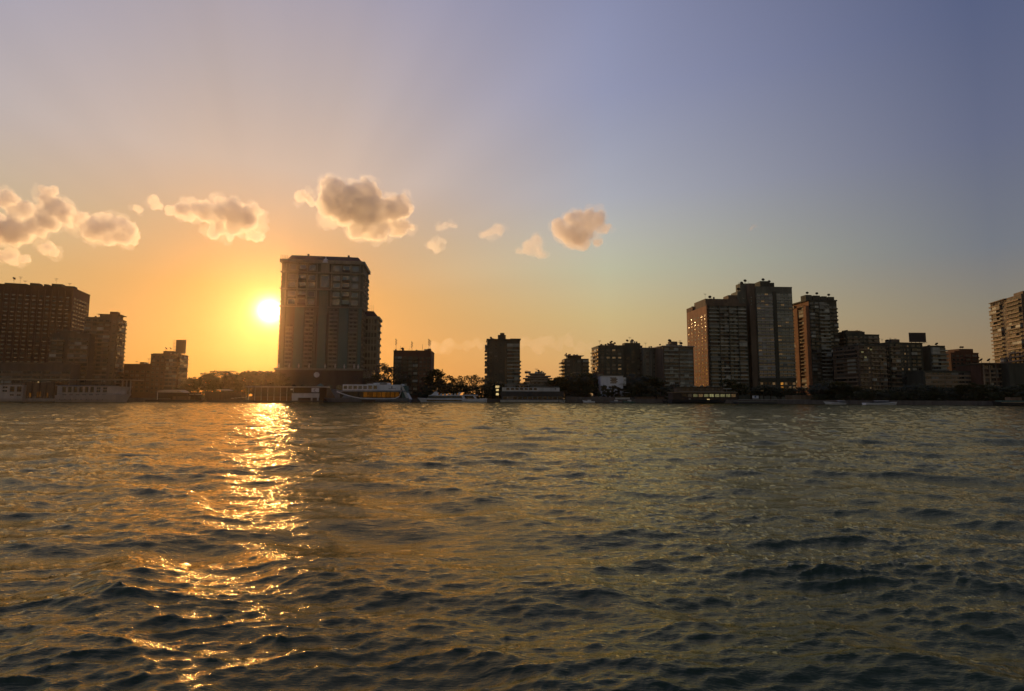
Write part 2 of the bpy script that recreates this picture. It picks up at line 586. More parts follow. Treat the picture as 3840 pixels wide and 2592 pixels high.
def lit_mat(name, col, st):
    m, gg, out = new_mat(name)
    e = gg.n('ShaderNodeEmission')
    oi = gg.n('ShaderNodeObjectInfo')
    geo = gg.n('ShaderNodeNewGeometry')
    n = gg.noise(geo.outputs['Position'], 1.6, 3.0, 0.7)
    e.inputs[0].default_value = (*col, 1)
    gg.put(e.inputs[1], gg.m('MULTIPLY', gg.mr(n, 0.35, 0.65, st * 0.35, st * 1.3), gg.mr(oi.outputs['Random'], 0, 1, 0.5, 1.2)))
    gg.put(out.inputs[0], e.outputs[0])


lit_mat('lit_warm', (1.0, 0.42, 0.07), 0.55)
lit_mat('lit_salon', (1.0, 0.36, 0.04), 0.09)
lit_mat('lit_pale', (0.85, 0.78, 0.36), 0.22)
lit_mat('lit_dim', (1.0, 0.62, 0.28), 0.13)
lit_mat('lit_lamp', (1.0, 0.72, 0.3), 0.9)
lit_mat('lit_cool', (0.55, 0.9, 0.8), 0.35)


def leaf_mat(name, col):
    m, gg, out = new_mat(name)
    p = gg.n('ShaderNodeBsdfPrincipled')
    t = gg.n('ShaderNodeBsdfTranslucent')
    geo = gg.n('ShaderNodeNewGeometry')
    oi = gg.n('ShaderNodeObjectInfo')
    n = gg.noise(geo.outputs['Position'], 0.6, 3.0)
    f = gg.m('ADD', gg.m('MULTIPLY', n, 0.8), gg.m('MULTIPLY', oi.outputs['Random'], 0.35))
    c = gg.mix(f, tuple(v * 0.55 for v in col), tuple(v * 1.35 for v in col))
    gg.put(p.inputs['Base Color'], c)
    p.inputs['Roughness'].default_value = 0.6
    gg.put(t.inputs[0], gg.mix(0.5, c, (0.16, 0.12, 0.02)))
    mx = gg.n('ShaderNodeMixShader')
    mx.inputs[0].default_value = 0.3
    gg.put(mx.inputs[1], p.outputs[0])
    gg.put(mx.inputs[2], t.outputs[0])
    gg.put(out.inputs[0], mx.outputs[0])


leaf_mat('foliage', (0.045, 0.06, 0.022))
leaf_mat('foliage_olive', (0.075, 0.075, 0.03))

# ------------------------------------------------------------------ building kit
BOXF = [(0, 3, 2, 1), (4, 5, 6, 7), (0, 1, 5, 4), (1, 2, 6, 5), (2, 3, 7, 6), (3, 0, 4, 7)]
CUBES = {}


def cube_mesh(mat):
    if mat not in CUBES:
        me = bpy.data.meshes.new('piece_' + mat)
        v = [(x, y, z) for z in (-.5, .5) for (x, y) in ((-.5, -.5), (.5, -.5), (.5, .5), (-.5, .5))]
        me.from_pydata(v, [], BOXF)
        me.materials.append(MATS[mat])
        CUBES[mat] = me
    return CUBES[mat]


def link(name, me, parent, loc=(0, 0, 0), scale=(1, 1, 1), rz=0.0, rx=0.0, ry=0.0):
    o = bpy.data.objects.new(name, me)
    COL.objects.link(o)
    o.parent = parent
    o.location = loc
    o.scale = scale
    if rz or rx or ry:
        o.rotation_euler = (rx, ry, rz)
    return o


def box(name, mat, parent, x0, x1, y0, y1, z0, z1):
    return link(name, cube_mesh(mat), parent, ((x0 + x1) / 2, (y0 + y1) / 2, (z0 + z1) / 2),
                (max(abs(x1 - x0), 1e-3), max(abs(y1 - y0), 1e-3), max(abs(z1 - z0), 1e-3)))


def empty(name, loc, rz=0.0):
    o = bpy.data.objects.new(name, None)
    o.empty_display_size = 1.0
    COL.objects.link(o)
    o.location = loc
    o.rotation_euler = (0, 0, rz)
    return o


WINS = {}


def win_mesh(frame, glass, split=1):
    """window of unit size facing -y: raised frame, reveal, mullions and a pane set back"""
    key = (frame, glass, split)
    if key in WINS:
        return WINS[key]
    v, f, mi = [], [], []

    def quad(a, b, c, d, m):
        i = len(v)
        v.extend([a, b, c, d])
        f.append((i, i + 1, i + 2, i + 3))
        mi.append(m)
    t = 0.07
    o, n = 0.5, 0.5 - t
    oc = [(-o, -o), (o, -o), (o, o), (-o, o)]
    ic = [(-n, -n), (n, -n), (n, n), (-n, n)]
    for k in range(4):
        a, b, c, d = oc[k], oc[(k + 1) % 4], ic[(k + 1) % 4], ic[k]
        quad((a[0], -1, a[1]), (b[0], -1, b[1]), (c[0], -1, c[1]), (d[0], -1, d[1]), 0)
        quad((a[0], 0, a[1]), (b[0], 0, b[1]), (b[0], -1, b[1]), (a[0], -1, a[1]), 0)
        quad((d[0], -1, d[1]), (c[0], -1, c[1]), (c[0], -.2, c[1]), (d[0], -.2, d[1]), 0)
    quad((-n, -.2, -n), (n, -.2, -n), (n, -.2, n), (-n, -.2, n), 1)
    for k in range(1, split):
        x = -n + 2 * n * k / split
        w = 0.02
        quad((x - w, -.6, -n), (x + w, -.6, -n), (x + w, -.6, n), (x - w, -.6, n), 0)
    me = bpy.data.meshes.new('window_unit')
    me.from_pydata(v, [], f)
    me.materials.append(MATS[frame])
    me.materials.append(MATS[glass])
    me.polygons.foreach_set('material_index', mi)
    WINS[key] = me
    return me


class Facade:
    """a wall of a building: u runs along it, v stands out from it, z is up"""

    def __init__(s, root, side, W, D, rs, off=0.0):
        s.root, s.side, s.W, s.D, s.rs, s.off = root, side, W, D, rs, off
        s.len = W if side == 'front' else D

    def box(s, name, mat, u0, u1, v0, v1, z0, z1, parent=None):
        if s.side == 'front':
            b = (u0, u1, s.off - v1, s.off - v0)
        elif s.side == 'left':
            b = (-v1, -v0, u0, u1)
        else:
            b = (s.W + v0, s.W + v1, u0, u1)
        return box(name, mat, parent or s.root, *b, z0, z1)

    def win(s, name, me, u, z, w, h, v=0.004, depth=0.14):
        loc, rz = {'front': ((u, s.off - v, z), 0.0), 'left': ((-v, u, z), -math.pi / 2),
                   'right': ((s.W + v, u, z), math.pi / 2)}[s.side]
        return link(name, me, s.root, loc, (w, depth, h), rz)

    def seg(s, kind, f0, f1, z0, nf, fh, n=2, band='band_grey', frame='concrete_grey', glass='window_glass', skip=0.0, deep=1.25, lit=None,
            wh=0.55, ww=0.62, ph=1.0):
        rs = s.rs
        u0, u1 = f0 * s.len, f1 * s.len
        du = (u1 - u0) / max(n, 1)
        for k in range(nf):
            z = z0 + k * fh
            if kind == 'balc':
                jit = rs.uniform(-0.06, 0.06)
                p = ph * (1 + rs.uniform(-.12, .12))
                s.box('balcony', band, u0 + 0.03, u1 - 0.03, 0.0, deep + jit, z, z + p)
                for q in range(n):
                    a, b = u0 + q * du, u0 + (q + 1) * du
                    t = rs.random()
                    if t < skip:
                        continue
                    top = z + fh - 0.22
                    if t > 0.80:
                        s.box('glazed_bay', 'panel_mixed' if t > 0.9 else glass, a + .1, b - .1, 0.0, deep - .12, z + p, top)
                    elif t > 0.62:
                        s.box('shutter', 'shutter_wood' if t > .7 else 'panel_mixed', a + du * .15, b - du * .15, 0.0, 0.12, z + p * .9, top)
                    else:
                        s.win('window', win_mesh(frame, glass, 2), (a + b) / 2, (z + p + top) / 2, du * .72, top - z - p, depth=0.12)
            elif kind == 'win':
                for q in range(n):
                    if rs.random() < skip:
                        continue
                    uc = u0 + (q + .5) * du
                    gl = lit if (lit and rs.random() < .2) else glass
                    s.win('window', win_mesh(frame, gl, 2), uc, z + fh * .52, du * ww, fh * wh)
            elif kind == 'ribbon':
                s.box('parapet_band', band, u0, u1, 0.0, 0.35, z, z + fh * .42)
                for q in range(n):
                    t = rs.random()
                    a, b = u0 + q * du, u0 + (q + 1) * du
                    if t < skip:
                        continue
                    if t > .9:
                        s.box('shutter', 'panel_mixed', a + .05, b - .05, 0.0, .2, z + fh * .42, z + fh * .95)
                    else:
                        s.win('window', win_mesh(frame, lit if (lit and t > .82) else glass, 2), (a + b) / 2, z + fh * .70, du * .97, fh * .52)
        if kind == 'pier':
            s.box('pier', band, u0, u1, 0.0, deep, z0, z0 + nf * fh)
        if kind == 'shaft':
            s.box('stair_glazing', glass, u0, u1, 0.0, 0.08, z0, z0 + nf * fh)


GZ = 2.0     # level of the bank


def building(label, px, Y, W, D, ytop, yaw, anchor='L', mat='concrete_grey', name='apartment_building', cat='building', ref=None):
    """an oriented block; px at the anchored front corner, ytop the roof edge there"""
    a = R(yaw)
    p = Vector((X_(px, Y), Y, 0))
    if anchor == 'R':
        p -= Vector((math.cos(a), math.sin(a), 0)) * W
    H = Z_(px, ytop, Y) - GZ
    r = empty(name, (p.x, p.y, GZ), a)
    tag(r, label, cat)
    r['H'] = 0
    del r['H']
    box('wall', mat, r, 0, W, 0, D, -1.0, H)
    return r, H


def parapet(r, W, D, H, mat, h=0.9, t=0.25, over=0.15):
    for b in ((-over, W + over, -over, t), (-over, W + over, D - t, D + over), (-over, t, t, D - t), (W - t, W + over, t, D - t)):
        box('parapet', mat, r, *b, H, H + h)


DISH = {}


def dish(r, x, y, z, s=1.0, yaw=0.6, mat='dark_metal'):
    """satellite dish on a post; one mesh, shared"""
    if 'm' not in DISH:
        v, f = [], []
        for k, (rr, h) in enumerate(((0.0, 0.0), (0.45, 0.07), (0.8, 0.2), (1.0, 0.32))):
            for q in range(12):
                a = q * math.pi / 6
                v.append((rr * math.cos(a), h, rr * math.sin(a) + 0.0))
        for k in range(3):
            for q in range(12):
                f.append((k * 12 + q, k * 12 + (q + 1) % 12, (k + 1) * 12 + (q + 1) % 12, (k + 1) * 12 + q))
        ca, sa = math.cos(0.75), math.sin(0.75)
        v = [(x_, y_ * ca + z_ * sa * -1, y_ * sa + z_ * ca + 1.5) for (x_, y_, z_) in v]
        n = len(v)
        w = .06
        v += [(-w, -w, 0), (w, -w, 0), (w, w, 0), (-w, w, 0), (-w, -w, 1.5), (w, -w, 1.5), (w, w, 1.5), (-w, w, 1.5)]
        f += [tuple(n + q for q in ff) for ff in BOXF]
        n = len(v)
        v += [(-.03, 0.0, 1.5), (.03, 0.0, 1.5), (.03, .8, 2.5), (-.03, .8, 2.5)]
        f.append((n, n + 1, n + 2, n + 3))
        me = bpy.data.meshes.new('satellite_dish')
        me.from_pydata(v, [], f)
        me.materials.append(MATS[mat])
        DISH['m'] = me
    return link('satellite_dish', DISH['m'], r, (x, y, z), (s, s, s), yaw)


def cyl_mesh(name, mat, n=12, r0=1.0, r1=1.0, h=1.0):
    v, f = [], []
    for (rr, z) in ((r0, 0), (r1, h)):
        for k in range(n):
            a = 2 * math.pi * k / n
            v.append((rr * math.cos(a), rr * math.sin(a), z))
    f = [(k, (k + 1) % n, n + (k + 1) % n, n + k) for k in range(n)] + [tuple(range(n, 2 * n)), tuple(range(n - 1, -1, -1))]
    me = bpy.data.meshes.new(name)
    me.from_pydata(v, [], f)
    me.materials.append(MATS[mat])
    return me


TANK = cyl_mesh('water_tank', 'panel_mixed')
POLE = cyl_mesh('pole', 'dark_metal', 6, 1.0, 0.7)
PALEPOLE = cyl_mesh('pale_pole', 'pale_metal', 6)


def mast(r, x, y, z, h, rad=0.1, yagi=True):
    link('antenna_mast', POLE, r, (x, y, z), (rad, rad, h))
    if yagi:
        for k, w in enumerate((1.3, 1.0, 0.7)):
            box('antenna_arm', 'dark_metal', r, x - w, x + w, y - .05, y + .05, z + h * (.97 - .1 * k), z + h * (.97 - .1 * k) + .12)


def roof_clutter(r, W, D, H, rs, n=8, dishes=3, huts=2, masts=2, depth=0.55, tall=1.0):
    for k in range(huts):
        w, d, h = rs.uniform(3, 6), rs.uniform(3, 5), rs.uniform(2.0, 3.6) * tall
        x, y = rs.uniform(.5, max(.6, W - w - .5)), rs.uniform(1, max(1.5, D * depth - d))
        box('stair_hut', rs.choice(('concrete_grey', 'concrete_tan', 'brick_brown')), r, x, x + w, y, y + d, H, H + h)
        if rs.random() < .6:
            dish(r, x + w * .5, y + 1, H + h, rs.uniform(.7, 1.1), rs.uniform(-1, .2))
    for k in range(n):
        x, y = rs.uniform(.8, W - .8), rs.uniform(.6, D * depth)
        t = rs.random()
        if t < .45:
            q = rs.uniform(.5, .9)
            link('water_tank', TANK, r, (x, y, H), (q, q, rs.uniform(1.2, 2.2)))
        else:
            w, h = rs.uniform(.5, 1.6), rs.uniform(.7, 2.0)
            box('roof_unit', 'panel_mixed', r, x - w, x + w, y, y + 1.2, H, H + h)
    for k in range(dishes):
        dish(r, rs.uniform(1, W - 1), rs.uniform(.5, D * .35), H + .2, rs.uniform(.8, 1.35), rs.uniform(-1.1, .1))
    for k in range(masts):
        mast(r, rs.uniform(1, W - 1), rs.uniform(.5, D * .4), H, rs.uniform(3, 6), .07)


# ------------------------------------------------------------------ bank
SHORE = [(-2500, 318), (-600, 318), (0, 322), (1000, 374), (1920, 392), (2600, 368), (3200, 312), (3840, 280), (6000, 262)]


def shore_y(px):
    for (a, ya), (b, yb) in zip(SHORE, SHORE[1:]):
        if px <= b:
            return ya + (yb - ya) * max(0, (px - a)) / (b - a)
    return SHORE[-1][1]


def build_ground():
    pts = [(X_(p, shore_y(p)), shore_y(p)) for p in range(-2400, 6001, 100)]
    pts = [(-2500, 318)] + pts + [(2500, 262)]
    v, f = [], []
    for (x, y) in pts:
        v += [(x, y, -1.5), (x, y + .6, GZ - .25), (x, 2500, GZ - .25)]
    n = len(pts)
    for k in range(n - 1):
        a = 3 * k
        f += [(a, a + 3, a + 4, a + 1), (a + 1, a + 4, a + 5, a + 2)]
    g_ = mesh_obj('ground', v, f, 'earth')
    tag(g_, 'flat bank of earth behind the river quay', kind='structure')
    # stone coping of the quay, block after block
    q = empty('quay_wall', (0, 0, 0))
    tag(q, 'low weathered stone quay wall along the far bank', 'wall')
    for p in range(-100, 3860, 40):
        y0, y1 = shore_y(p), shore_y(p + 40)
        x0, x1 = X_(p, y0), X_(p + 40, y1)
        L = math.hypot(x1 - x0, y1 - y0)
        link('coping_stone', cube_mesh('quay_stone'), q, ((x0 + x1) / 2, (y0 + y1) / 2 + .3, 0.95), (L * .985, 1.6, 2.9 + random.uniform(-.06, .06)),
             math.atan2(y1 - y0, x1 - x0))


build_ground()

# ------------------------------------------------------------------ left bank: slab hotel and its neighbours
rs = random.Random(21)
W, D = 130.0, 33.0
r, H = building('wide brown slab hotel with a grid of small square windows', 243, 430, W, D, 1082, 19, 'R', 'brick_brown', 'slab_hotel')
fc = Facade(r, 'front', W, D, rs)
fh = 3.22
n0 = H - 5.5
nf = 18
for k in range(13):                     # slender piers between the window columns
    u = W - 1.0 - k * 4.35
    fc.box('pier', 'brick_brown', u - .45, u + .45, 0, .35, 6, H - 2.2)
for k in range(19):
    fc.box('spandrel', 'brick_brown', 60.0, W, 0, .18, n0 - k * fh - .55, n0 - k * fh + .55)
fc.seg('win', (W - 1 - 12 * 4.35) / W, (W - 1) / W, n0 - nf * fh + .9 - 1.6, nf, fh, 12, frame='brick_brown', glass='tinted_glass', wh=.46, ww=.52)
fs = Facade(r, 'right', W, D, rs)
fs.seg('win', .05, .97, n0 - 10 * fh - .7, 10, fh, 6, frame='brick_brown', glass='tinted_glass', wh=.5, ww=.62)
box('roof_band', 'brick_brown', r, -.2, W + .2, -.2, D + .2, H, H + .6)
for (u0, u1, h) in ((66, 70, 3.0), (84, 98, 1.6), (100, 106, 2.6), (109, 112, 2.2), (114, 121, 3.0), (123, 129, 1.8)):
    box('roof_plant', 'concrete_dark', r, u0, u1, 4, 10, H + .6, H + .6 + h)
for (u, h) in ((90, 6), (94, 7), (97, 4), (117, 7.5), (126, 4)):
    mast(r, u, 3.5, H + .6, h, .07)
dish(r, 90, 3, H + 4, 1.1, -.4)

r, H = building('brown mid-rise block with recessed balconies squeezed before the slab hotel', 172, 392, 24, 18, 1252, 14, 'L', 'concrete_tan')
f = Facade(r, 'front', 24, 18, rs)
nf = int((H - 3) / 3.05)
f.seg('balc', .02, .36, 4, nf - 1, 3.05, 2, 'band_tan', deep=1.6)
f.seg('balc', .48, .98, 4, nf - 1, 3.05, 3, 'band_tan')
parapet(r, 24, 18, H, 'concrete_tan')
box('penthouse', 'concrete_tan', r, 4, 17, 3, 12, H, H + 3)
roof_clutter(r, 24, 18, H, rs, 4, 1, 0, 1)

r, H = building('low tan block under the slab hotel with shaded shopfront floors', -40, 372, 46, 20, 1362, 14, 'L', 'concrete_tan', 'shop_building')
f = Facade(r, 'front', 46, 20, rs)
f.seg('ribbon', .0, 1., 2, 5, 3.3, 8, 'band_tan')
parapet(r, 46, 20, H, 'band_tan')

r, H = building('tan apartment block with continuous pale balcony bands and a flat roof house', 297, 405, 20.5, 18, 1192, 17, 'L', 'concrete_tan')
f = Facade(r, 'front', 20.5, 18, rs)
nf = int((H - 4) / 3.02)
z0 = H - nf * 3.02 - .6
f.seg('balc', .0, .80, z0, nf, 3.02, 4, 'band_tan', deep=1.3)
f.seg('win', .84, .99, z0, nf, 3.02, 1, frame='band_tan', wh=.5)
f2 = Facade(r, 'right', 20.5, 18, rs)
f2.seg('balc', .1, .92, z0, nf, 3.02, 3, 'band_tan', deep=1.2)
parapet(r, 20.5, 18, H, 'concrete_tan', .8)
box('penthouse', 'concrete_tan', r, 8, 20, 3, 13, H, H + 3.4)
box('roof_slab', 'concrete_tan', r, 7.2, 22, 2.2, 14, H + 3.4, H + 3.8)
box('stair_hut', 'brick_brown', r, 14, 19, 4, 9, H + 3.8, H + 6)
roof_clutter(r, 22.5, 20, H, rs, 3, 1, 0, 1)

r, H = building('long low dark block joining the banded apartments to the billboard house', 455, 440, 26, 20, 1368, 5, 'L', 'brick_brown')
f = Facade(r, 'front', 26, 20, rs)
f.seg('win', .03, .97, 4, 6, 3.1, 6, frame='band_tan')
parapet(r, 26, 20, H, 'brick_brown', .8)
roof_clutter(r, 26, 20, H, rs, 7, 2, 1, 3, tall=.7)

r, H = building('brown stepped building that carries a dark billboard on its roof', 556, 432, 20, 18, 1330, 8, 'L', 'brick_brown')
f = Facade(r, 'front', 20, 18, rs)
nf = int((H - 3) / 3.1)
f.seg('win', .03, .52, 3, nf, 3.1, 3, frame='band_tan')
f.seg('balc', .56, .98, 3, nf, 3.1, 3, 'band_tan')
Facade(r, 'right', 20, 18, rs).seg('balc', .1, .9, 3, nf, 3.1, 2, 'band_tan')
parapet(r, 20, 18, H, 'brick_brown', .7)
box('stair_hut', 'brick_brown', r, 8, 15, 2, 8, H, H + 3.3)
box('roof_step', 'brick_brown', r, .5, 7.9, 2, 9, H, H + 1.2)
for u in (9.3, 12.5):
    dish(r, u, 3, H + 3.3, 1.25, -.9)
for k in range(7):
    link('water_tank', TANK, r, (13 + k * .95, rs.uniform(1.5, 4), H), (.6, .6, rs.uniform(.9, 1.8)))
box('hut', 'concrete_dark', r, 15.5, 19, 3, 7, H, H + 1.8)


def billboard(label, px0, py0, px1, py1, Y, zfoot, yaw, npost=4):
    p0, p1 = at(px0, py1, Y), at(px1, py0, Y)
    w, h = p1.x - p0.x, p1.z - p0.z
    b = empty('billboard', (p0.x, Y, zfoot), R(yaw))
    tag(b, label, 'billboard')
    zb = p0.z - zfoot
    box('panel', 'board_dark', b, 0, w, -.2, .2, zb, zb + h)
    fr = box('frame', 'dark_metal', b, -.2, w + .2, -.3, -.21, zb - .3, zb)
    box('walkway', 'dark_metal', b, -.4, w + .4, -1.2, -.31, zb - .9, zb - .75)
    for k in range(npost):
        x = w * (k + .5) / npost
        box('post', 'dark_metal', b, x - .14, x + .14, -.1, .1, 0, zb)
    return b, w, zb, h


b, w, zb, h = billboard('dark blank billboard with its lattice back frame on the stepped brown roof', 659, 1275, 702, 1325, 433, Z_(680, 1336, 433), -8)
for k in range(5):
    box('lattice_bar', 'dark_metal', b, -3.2, 0, .8, .9, zb + h * k / 4.0, zb + h * k / 4.0 + .1)
    box('lattice_post', 'dark_metal', b, -3.2 + k * .75, -3.1 + k * .75, .8, .9, zb, zb + h)

# ------------------------------------------------------------------ the tall hotel tower with mansard roof
rs = random.Random(5)
TY = 428.0
yaw = 7.5
u_px = lambda p: (p - 1043) / (1352.0 - 1043) * TW
TW = (X_(1348, TY + 8.5) - X_(1036, TY)) / math.cos(R(yaw))
TD = 34.0
zt = lambda py: Z_(1043, py, TY) - GZ
r, H = building('tall stone hotel tower with mansard roof, stacked balconies and a round emblem on its podium', 1036, TY, TW, TD, 984, yaw, 'L', 'tower_stone',
                'hotel_tower')
f = Facade(r, 'front', TW, TD, rs)
for (ya, yb, out) in ((972, 984, 1.5), (1016, 1021, .9), (1079, 1084, .9), (1146, 1150, .8)):
    box('cornice', 'tower_trim', r, -out, TW + out, -out, TD + out, zt(yb), zt(ya))
# mansard
zb, ztop = zt(972), zt(950)
ins = 6.0
v = [(3.0, 1, zb), (TW - 1, 1, zb), (TW - 1, TD - 1, zb), (3.0, TD - 1, zb), (ins, 5, ztop), (TW - 5, 5, ztop), (TW - 5, TD - 5, ztop), (ins, TD - 5, ztop)]
roof = mesh_obj('mansard_roof', v, BOXF, 'slate', r)
for u in (u_px(1134), u_px(1290)):
    box('chimney', 'slate', roof, u - .7, u + .7, 5.5, 7, ztop, ztop + 1.6)


def lathe(name, mat, prof, n=16, parent=None, loc=(0, 0, 0)):
    v, fcs = [], []
    for (rr, z) in prof:
        for k in range(n):
            a = 2 * math.pi * k / n
            v.append((rr * math.cos(a), rr * math.sin(a), z))
    for j in range(len(prof) - 1):
        for k in range(n):
            fcs.append((j * n + k, j * n + (k + 1) % n, (j + 1) * n + (k + 1) % n, (j + 1) * n + k))
    fcs.append(tuple(range((len(prof) - 1) * n, len(prof) * n)))
    o = mesh_obj(name, v, fcs, mat, parent, True)
    o.location = loc
    return o


uc = u_px(1207)
lathe('dome', 'white_wall', [(3.0, 0), (3.0, .8), (2.7, 1.8), (2.0, 2.9), (1.0, 3.8), (.35, 4.3), (.3, 5.2), (.05, 6.0)], 18, r, (uc, .6, zt(983)))
box('dome_porch', 'tower_trim', r, uc - 3.2, uc + 3.2, -1.1, 2.5, zt(1016), zt(983))
# crane-like rail on the roof edge
for k in range(4):
    box('roof_rail', 'dark_metal', r, -1.2, 4.2, -.6 + k * .01, -.5 + k * .01, zt(970) + k * .9, zt(970) + k * .9 + .1)
for k in range(5):
    box('rail_post', 'dark_metal', r, -1.2 + k * 1.3, -1.08 + k * 1.3, -.65, -.55, zt(971), zt(957))
gmesh = win_mesh('tower_trim', 'tinted_glass', 1)
cols_px = [(1068, 1100), (1106, 1138), (1143, 1172), (1236, 1268), (1272, 1304), (1307, 1338)]
rows_px = [(988, 1013), (1026, 1050), (1054, 1077), (1088, 1112), (1117, 1142)]
for i, (ya, yb) in enumerate(rows_px):
    for j, (xa, xb) in enumerate(cols_px):
        u0, u1 = u_px(xa), u_px(xb)
        f.win('window', gmesh, (u0 + u1) / 2, (zt(ya) + zt(yb)) / 2, (u1 - u0) * .93, (zt(ya) - zt(yb)) * .9, depth=.35)
        if j in (1, 4):
            f.box('balcony', 'dark_metal', u0 + .3, u1 - .3, .2, 1.2, zt(yb) + .1, zt(yb) + 1.3)
    for xa in (1060, 1103, 1140, 1176, 1232, 1270, 1305, 1341):
        f.box('pilaster', 'tower_trim', u_px(xa) - .45, u_px(xa) + .45, 0, .6, zt(yb) - .4, zt(ya) + .4)
f.win('window', gmesh, uc, (zt(1026) + zt(1076)) / 2, u_px(1224) - u_px(1190), zt(1026) - zt(1076), depth=.3)
# plain middle shaft and the flanking recesses
f.box('centre_shaft', 'tower_panel', u_px(1188), u_px(1219), 0, 1.0, zt(1384), zt(1087))
for (xa, xb) in ((1183, 1187.6), (1219.4, 1226)):
    f.box('recess_glazing', 'window_glass', u_px(xa), u_px(xb), 0, .06, zt(1382), zt(1170))
for (xa, xb, m_) in ((1099, 1134, 'tower_panel'), (1266, 1301, 'tower_panel'), (1340, 1351, 'tower_panel'), (1172, 1182, 'tower_stone'), (1047, 1064, 'tower_stone')):
    f.box('shaft', m_, u_px(xa), u_px(xb), 0, .75, zt(1384), zt(1151 if xa > 1060 else 1150))
pan = win_mesh('tower_trim', 'tower_panel', 2)
for k in range(9):
    link('shaft_panel', pan, r, (uc - 1.6, -1.01, zt(1092 + k * 9.5) - 1), (2.6, .12, 1.5))
    link('shaft_panel', pan, r, (uc + 1.6, -1.01, zt(1092 + k * 9.5) - 1), (2.6, .12, 1.5))
stacks = [(1067, 1096, 4), (1137, 1171, 0), (1228, 1263, 0), (1303, 1337, 0)]
bw = win_mesh('tower_trim', 'window_glass', 2)
for (xa, xb, st) in stacks:
    for k in range(st, 15):
        z = zt(1153 + (k + 1) * 15.3)
        u0, u1 = u_px(xa), u_px(xb)
        w = u1 - u0
        f.box('balcony', 'tower_trim', u0 + .15, u1 - .15, 0, 1.15, z, z + 1.0)
        f.win('window', bw, u0 + w * .27, z + 2.05, w * .34, 1.7, depth=.2)
        f.win('window', bw, u0 + w * .73, z + 2.05, w * .34, 1.7, depth=.2)
        f.box('pier', 'tower_stone', u0 + w * .46, u0 + w * .54, 0, .5, z + 1.0, z + 3.15)
# small balconies on the two flanks, seen as teeth along the silhouette
for side in ('left', 'right'):
    s_ = Facade(r, side, TW, TD, rs)
    for k in range(20):
        z = zt(1000 + (k + 1) * 18.6)
        for q in ((0.1, .42, .74) if side == 'right' else (.1,)):
            s_.box('balcony', 'tower_trim', TD * q, TD * (q + .16), 0, 1.3, z, z + 1.1)
            if side == 'right':
                s_.win('window', bw, TD * (q + .08), z + 2.0, TD * .12, 1.7, depth=.2)
# podium
zp = zt(1385)
box('podium', 'podium_stone', r, -.9, TW + 2.5, -3.0, TD + 2, -2, zp - .6)
box('podium_cornice', 'tower_trim', r, -1.8, TW + 3.2, -4.0, TD + 2.8, zp - .6, zp + .9)


def urn(parent, x, y, z):
    if 'urn' not in DISH:
        o = lathe('urn', 'white_wall', [(.5, 0), (.5, .4), (.25, .6), (.7, 1.2), (.75, 1.7), (.35, 2.2), (.45, 2.4), (.12, 3.4)], 10)
        DISH['urn'] = o.data
        bpy.data.objects.remove(o)
    return link('urn', DISH['urn'], parent, (x, y, z), (1, 1, 1.1))


for p in (1052, 1090, 1125, 1163, 1222, 1260, 1294, 1331, 1346):
    urn(r, u_px(p), -3.2, zp + .9)


def arch_window(parent, x, y, z, w, h, mat='tinted_glass'):
    n = 9
    pts = [(-w / 2, 0), (w / 2, 0)] + [(w / 2 * math.cos(math.pi * k / n), h - w / 2 + w / 2 * math.sin(math.pi * k / n)) for k in range(n + 1)]
    v = [(a, 0, b) for a, b in pts] + [(a, .4, b) for a, b in pts]
    m_ = len(pts)
    fc_ = [tuple(range(m_))] + [(k, (k + 1) % m_, m_ + (k + 1) % m_, m_ + k) for k in range(m_)]
    o = mesh_obj('arched_window', v, fc_, mat, parent)
    o.location = (x, y, z)
    return o


for p in (1070, 1107, 1143, 1240, 1276, 1312):
    arch_window(r, u_px(p), -3.2, 2.0, 4.6, 9.0)
n = 28
v = [(2.15 * math.cos(2 * math.pi * k / n), -.3, 2.15 * math.sin(2 * math.pi * k / n)) for k in range(n)]
v += [(x, 0, z) for (x, _, z) in v]
med = mesh_obj('medallion', v, [tuple(range(n))] + [(k, (k + 1) % n, n + (k + 1) % n, n + k) for k in range(n)], 'white_wall', r)
med.location = (u_px(1192), -3.2, zt(1405))
# porch bay at the right-hand corner of the podium
box('corner_bay', 'tower_trim', r, TW + 2.5, TW + 11, -1, 12, zt(1416), zt(1410))
for k in range(6):
    box('bay_post', 'tower_trim', r, TW + 3 + k * 1.5, TW + 3.3 + k * 1.5, -.9, -.6, zt(1410), zt(1388))
box('bay_glazing', 'window_glass', r, TW + 2.6, TW + 10.6, -.4, 10, zt(1410), zt(1386))

# lower wing behind its shoulder
WY = 452.0
ww_ = X_(1408, WY) - X_(1350, WY)
r, H = building('narrow lower wing of the hotel tower framed by pale window bays', 1350, WY, ww_, 22, 1195, 7.5, 'L', 'tower_stone', 'hotel_wing')
zw = lambda py: Z_(1400, py, WY) - GZ
f = Facade(r, 'front', ww_, 22, rs)
wb = win_mesh('tower_trim', 'window_glass', 2)
for k in range(8):
    z = zw(1395 - k * 25.5)
    for q in range(4):
        f.win('window', wb, ww_ * (.30 + .185 * q), z + 2.6, ww_ * .165, 4.2, depth=.4)
    f.box('floor_band', 'tower_trim', ww_ * .16, ww_, 0, .6, z - .3, z + .3)
for q in range(5):
    f.box('pier', 'tower_trim', ww_ * (.2 + .185 * q), ww_ * (.225 + .185 * q), 0, .8, 0, zw(1205))
s_ = Facade(r, 'right', ww_, 22, rs)
for k in range(8):
    s_.box('balcony', 'tower_trim', 2, 18, 0, 1.4, zw(1395 - k * 25.5), zw(1395 - k * 25.5) + 1.4)
box('cornice', 'tower_trim', r, -1, ww_ + 1.4, -1, 23, H, H + 2)
